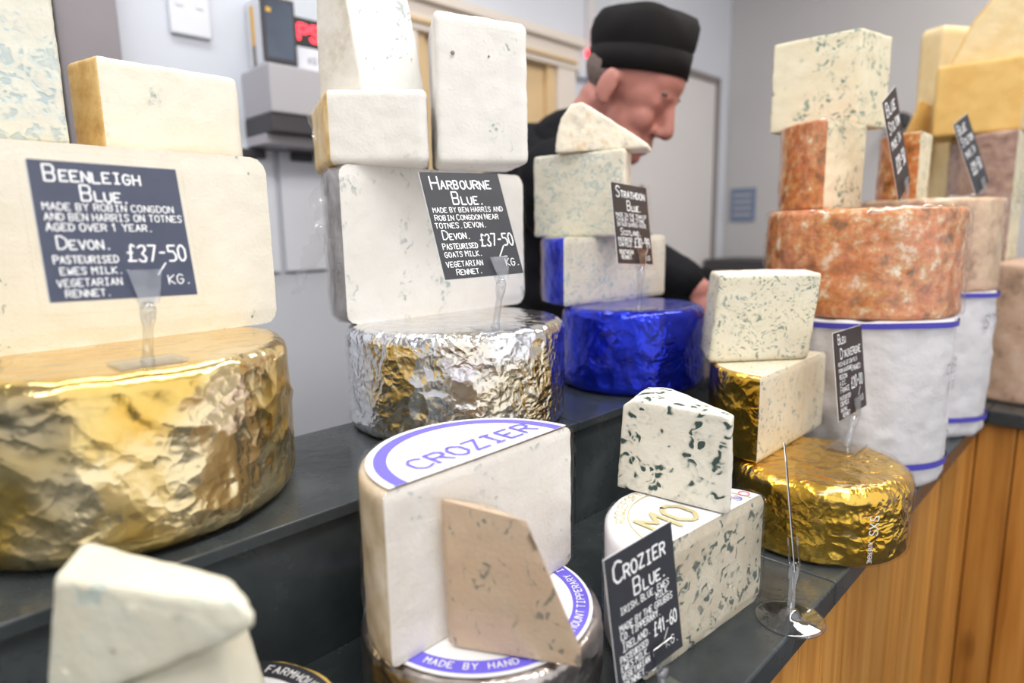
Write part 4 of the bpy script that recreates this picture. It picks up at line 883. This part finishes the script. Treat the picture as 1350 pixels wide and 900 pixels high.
lathe('collar', NB+Vector((-.01, .01, -.012)), [(.090, -.03), (.086, .0), (.078, .022), (.072, .024), (.070, .0)], 'black_cloth', person, (hp(-.03, 0, -.06)-NB).normalized(), 32)
for k in range(3): lathe('button', Vector((.292+.006*k, 1.462, 1.47-.075*k)), [(.008, 0), (.0085, .003), (.005, .005)], 'button', jk, Vector((.86, -.5, 0)).normalized(), 14)
trs = [('l', HIP-hl*.09, feetR.lerp(HIP, .5)-hl*.02, .102, .074), ('l', feetR.lerp(HIP, .5)-hl*.02, feetR+UP*.10, .072, .056), ('l', HIP+hl*.09, feetL.lerp(HIP, .5)+hl*.02, .102, .074), ('l', feetL.lerp(HIP, .5)+hl*.02, feetL+UP*.10, .072, .056), ('l', HIP-hl*.06, HIP+hl*.06, .135, .135)]
blobs_to_mesh('trousers', trs, 'black_cloth', person, .010, 4)
for ft in (feetR, feetL): blobs_to_mesh('shoe', [('l', ft+UP*.052-hf*.05, ft+UP*.048+hf*.14, .05, .042), ('l', ft+UP*.10-hf*.03, ft+UP*.06, .045, .05)], 'cap_cloth', person, .008, 4, lambda v: Vector((v.x, v.y, max(v.z, .001))))
# cap: band plus soft gathered crown
cx_ = hp(-.014, 0, .052); cz = (HZ*.94+UP*.12-HX*.36).normalized(); cxv = (HX-cz*HX.dot(cz)).normalized(); cyv = cz.cross(cxv)
def cap_ring(prof, pleat):
    V, F = [], []; n = 72
    for ra, rb_, z in prof:
        for k in range(n):
            a = 2*math.pi*k/n; f = 1+pleat*max(0, z-.02)*20*(.018*math.sin(a*7+1)+.05*noise.noise(Vector((math.cos(a)*2, math.sin(a)*2, z*30))))
            V.append(cx_+cxv*(ra*f*math.cos(a))+cyv*(rb_*f*math.sin(a))+cz*(z+(.006*noise.noise(Vector((math.cos(a)*1.5, math.sin(a)*1.5, 3))) if pleat else 0)))
    for i in range(len(prof)-1):
        for k in range(n): j = (k+1) % n; F.append((i*n+k, i*n+j, (i+1)*n+j, (i+1)*n+k))
    F.append(tuple((len(prof)-1)*n+k for k in range(n))); return V, F
V, F = cap_ring([(.101, .080, -.030), (.105, .083, -.030), (.1065, .084, .016), (.103, .081, .018)], 0); cp = link_mesh('cap', V, F, 'cap_cloth', None, person)
V, F = cap_ring([(.1035, .081, .014), (.108, .086, .028), (.110, .089, .046), (.106, .087, .066), (.094, .078, .082), (.072, .060, .090), (.042, .035, .094), (.01, .01, .095)], 1); link_mesh('cap_crown', V, F, 'cap_cloth', None, cp)
# short grey hair at the temple and nape
hb = [he(-.026, 0, .020, .0870, .0772, .066)]
blobs_to_mesh('hair', hb, 'hair', person, .004, 2)
for sgn in (-1, 1):
    o = hp(.086, sgn*.030, .024); pts = [o+(HX*a+HY*b_+HZ*c_)*1.0 for a in (-.006, .003) for b_ in (-.014, .014) for c_ in (-.002, .003)]
    bm_obj('eyebrow', hull_bm(pts, .002), 'hair', person, None, True)
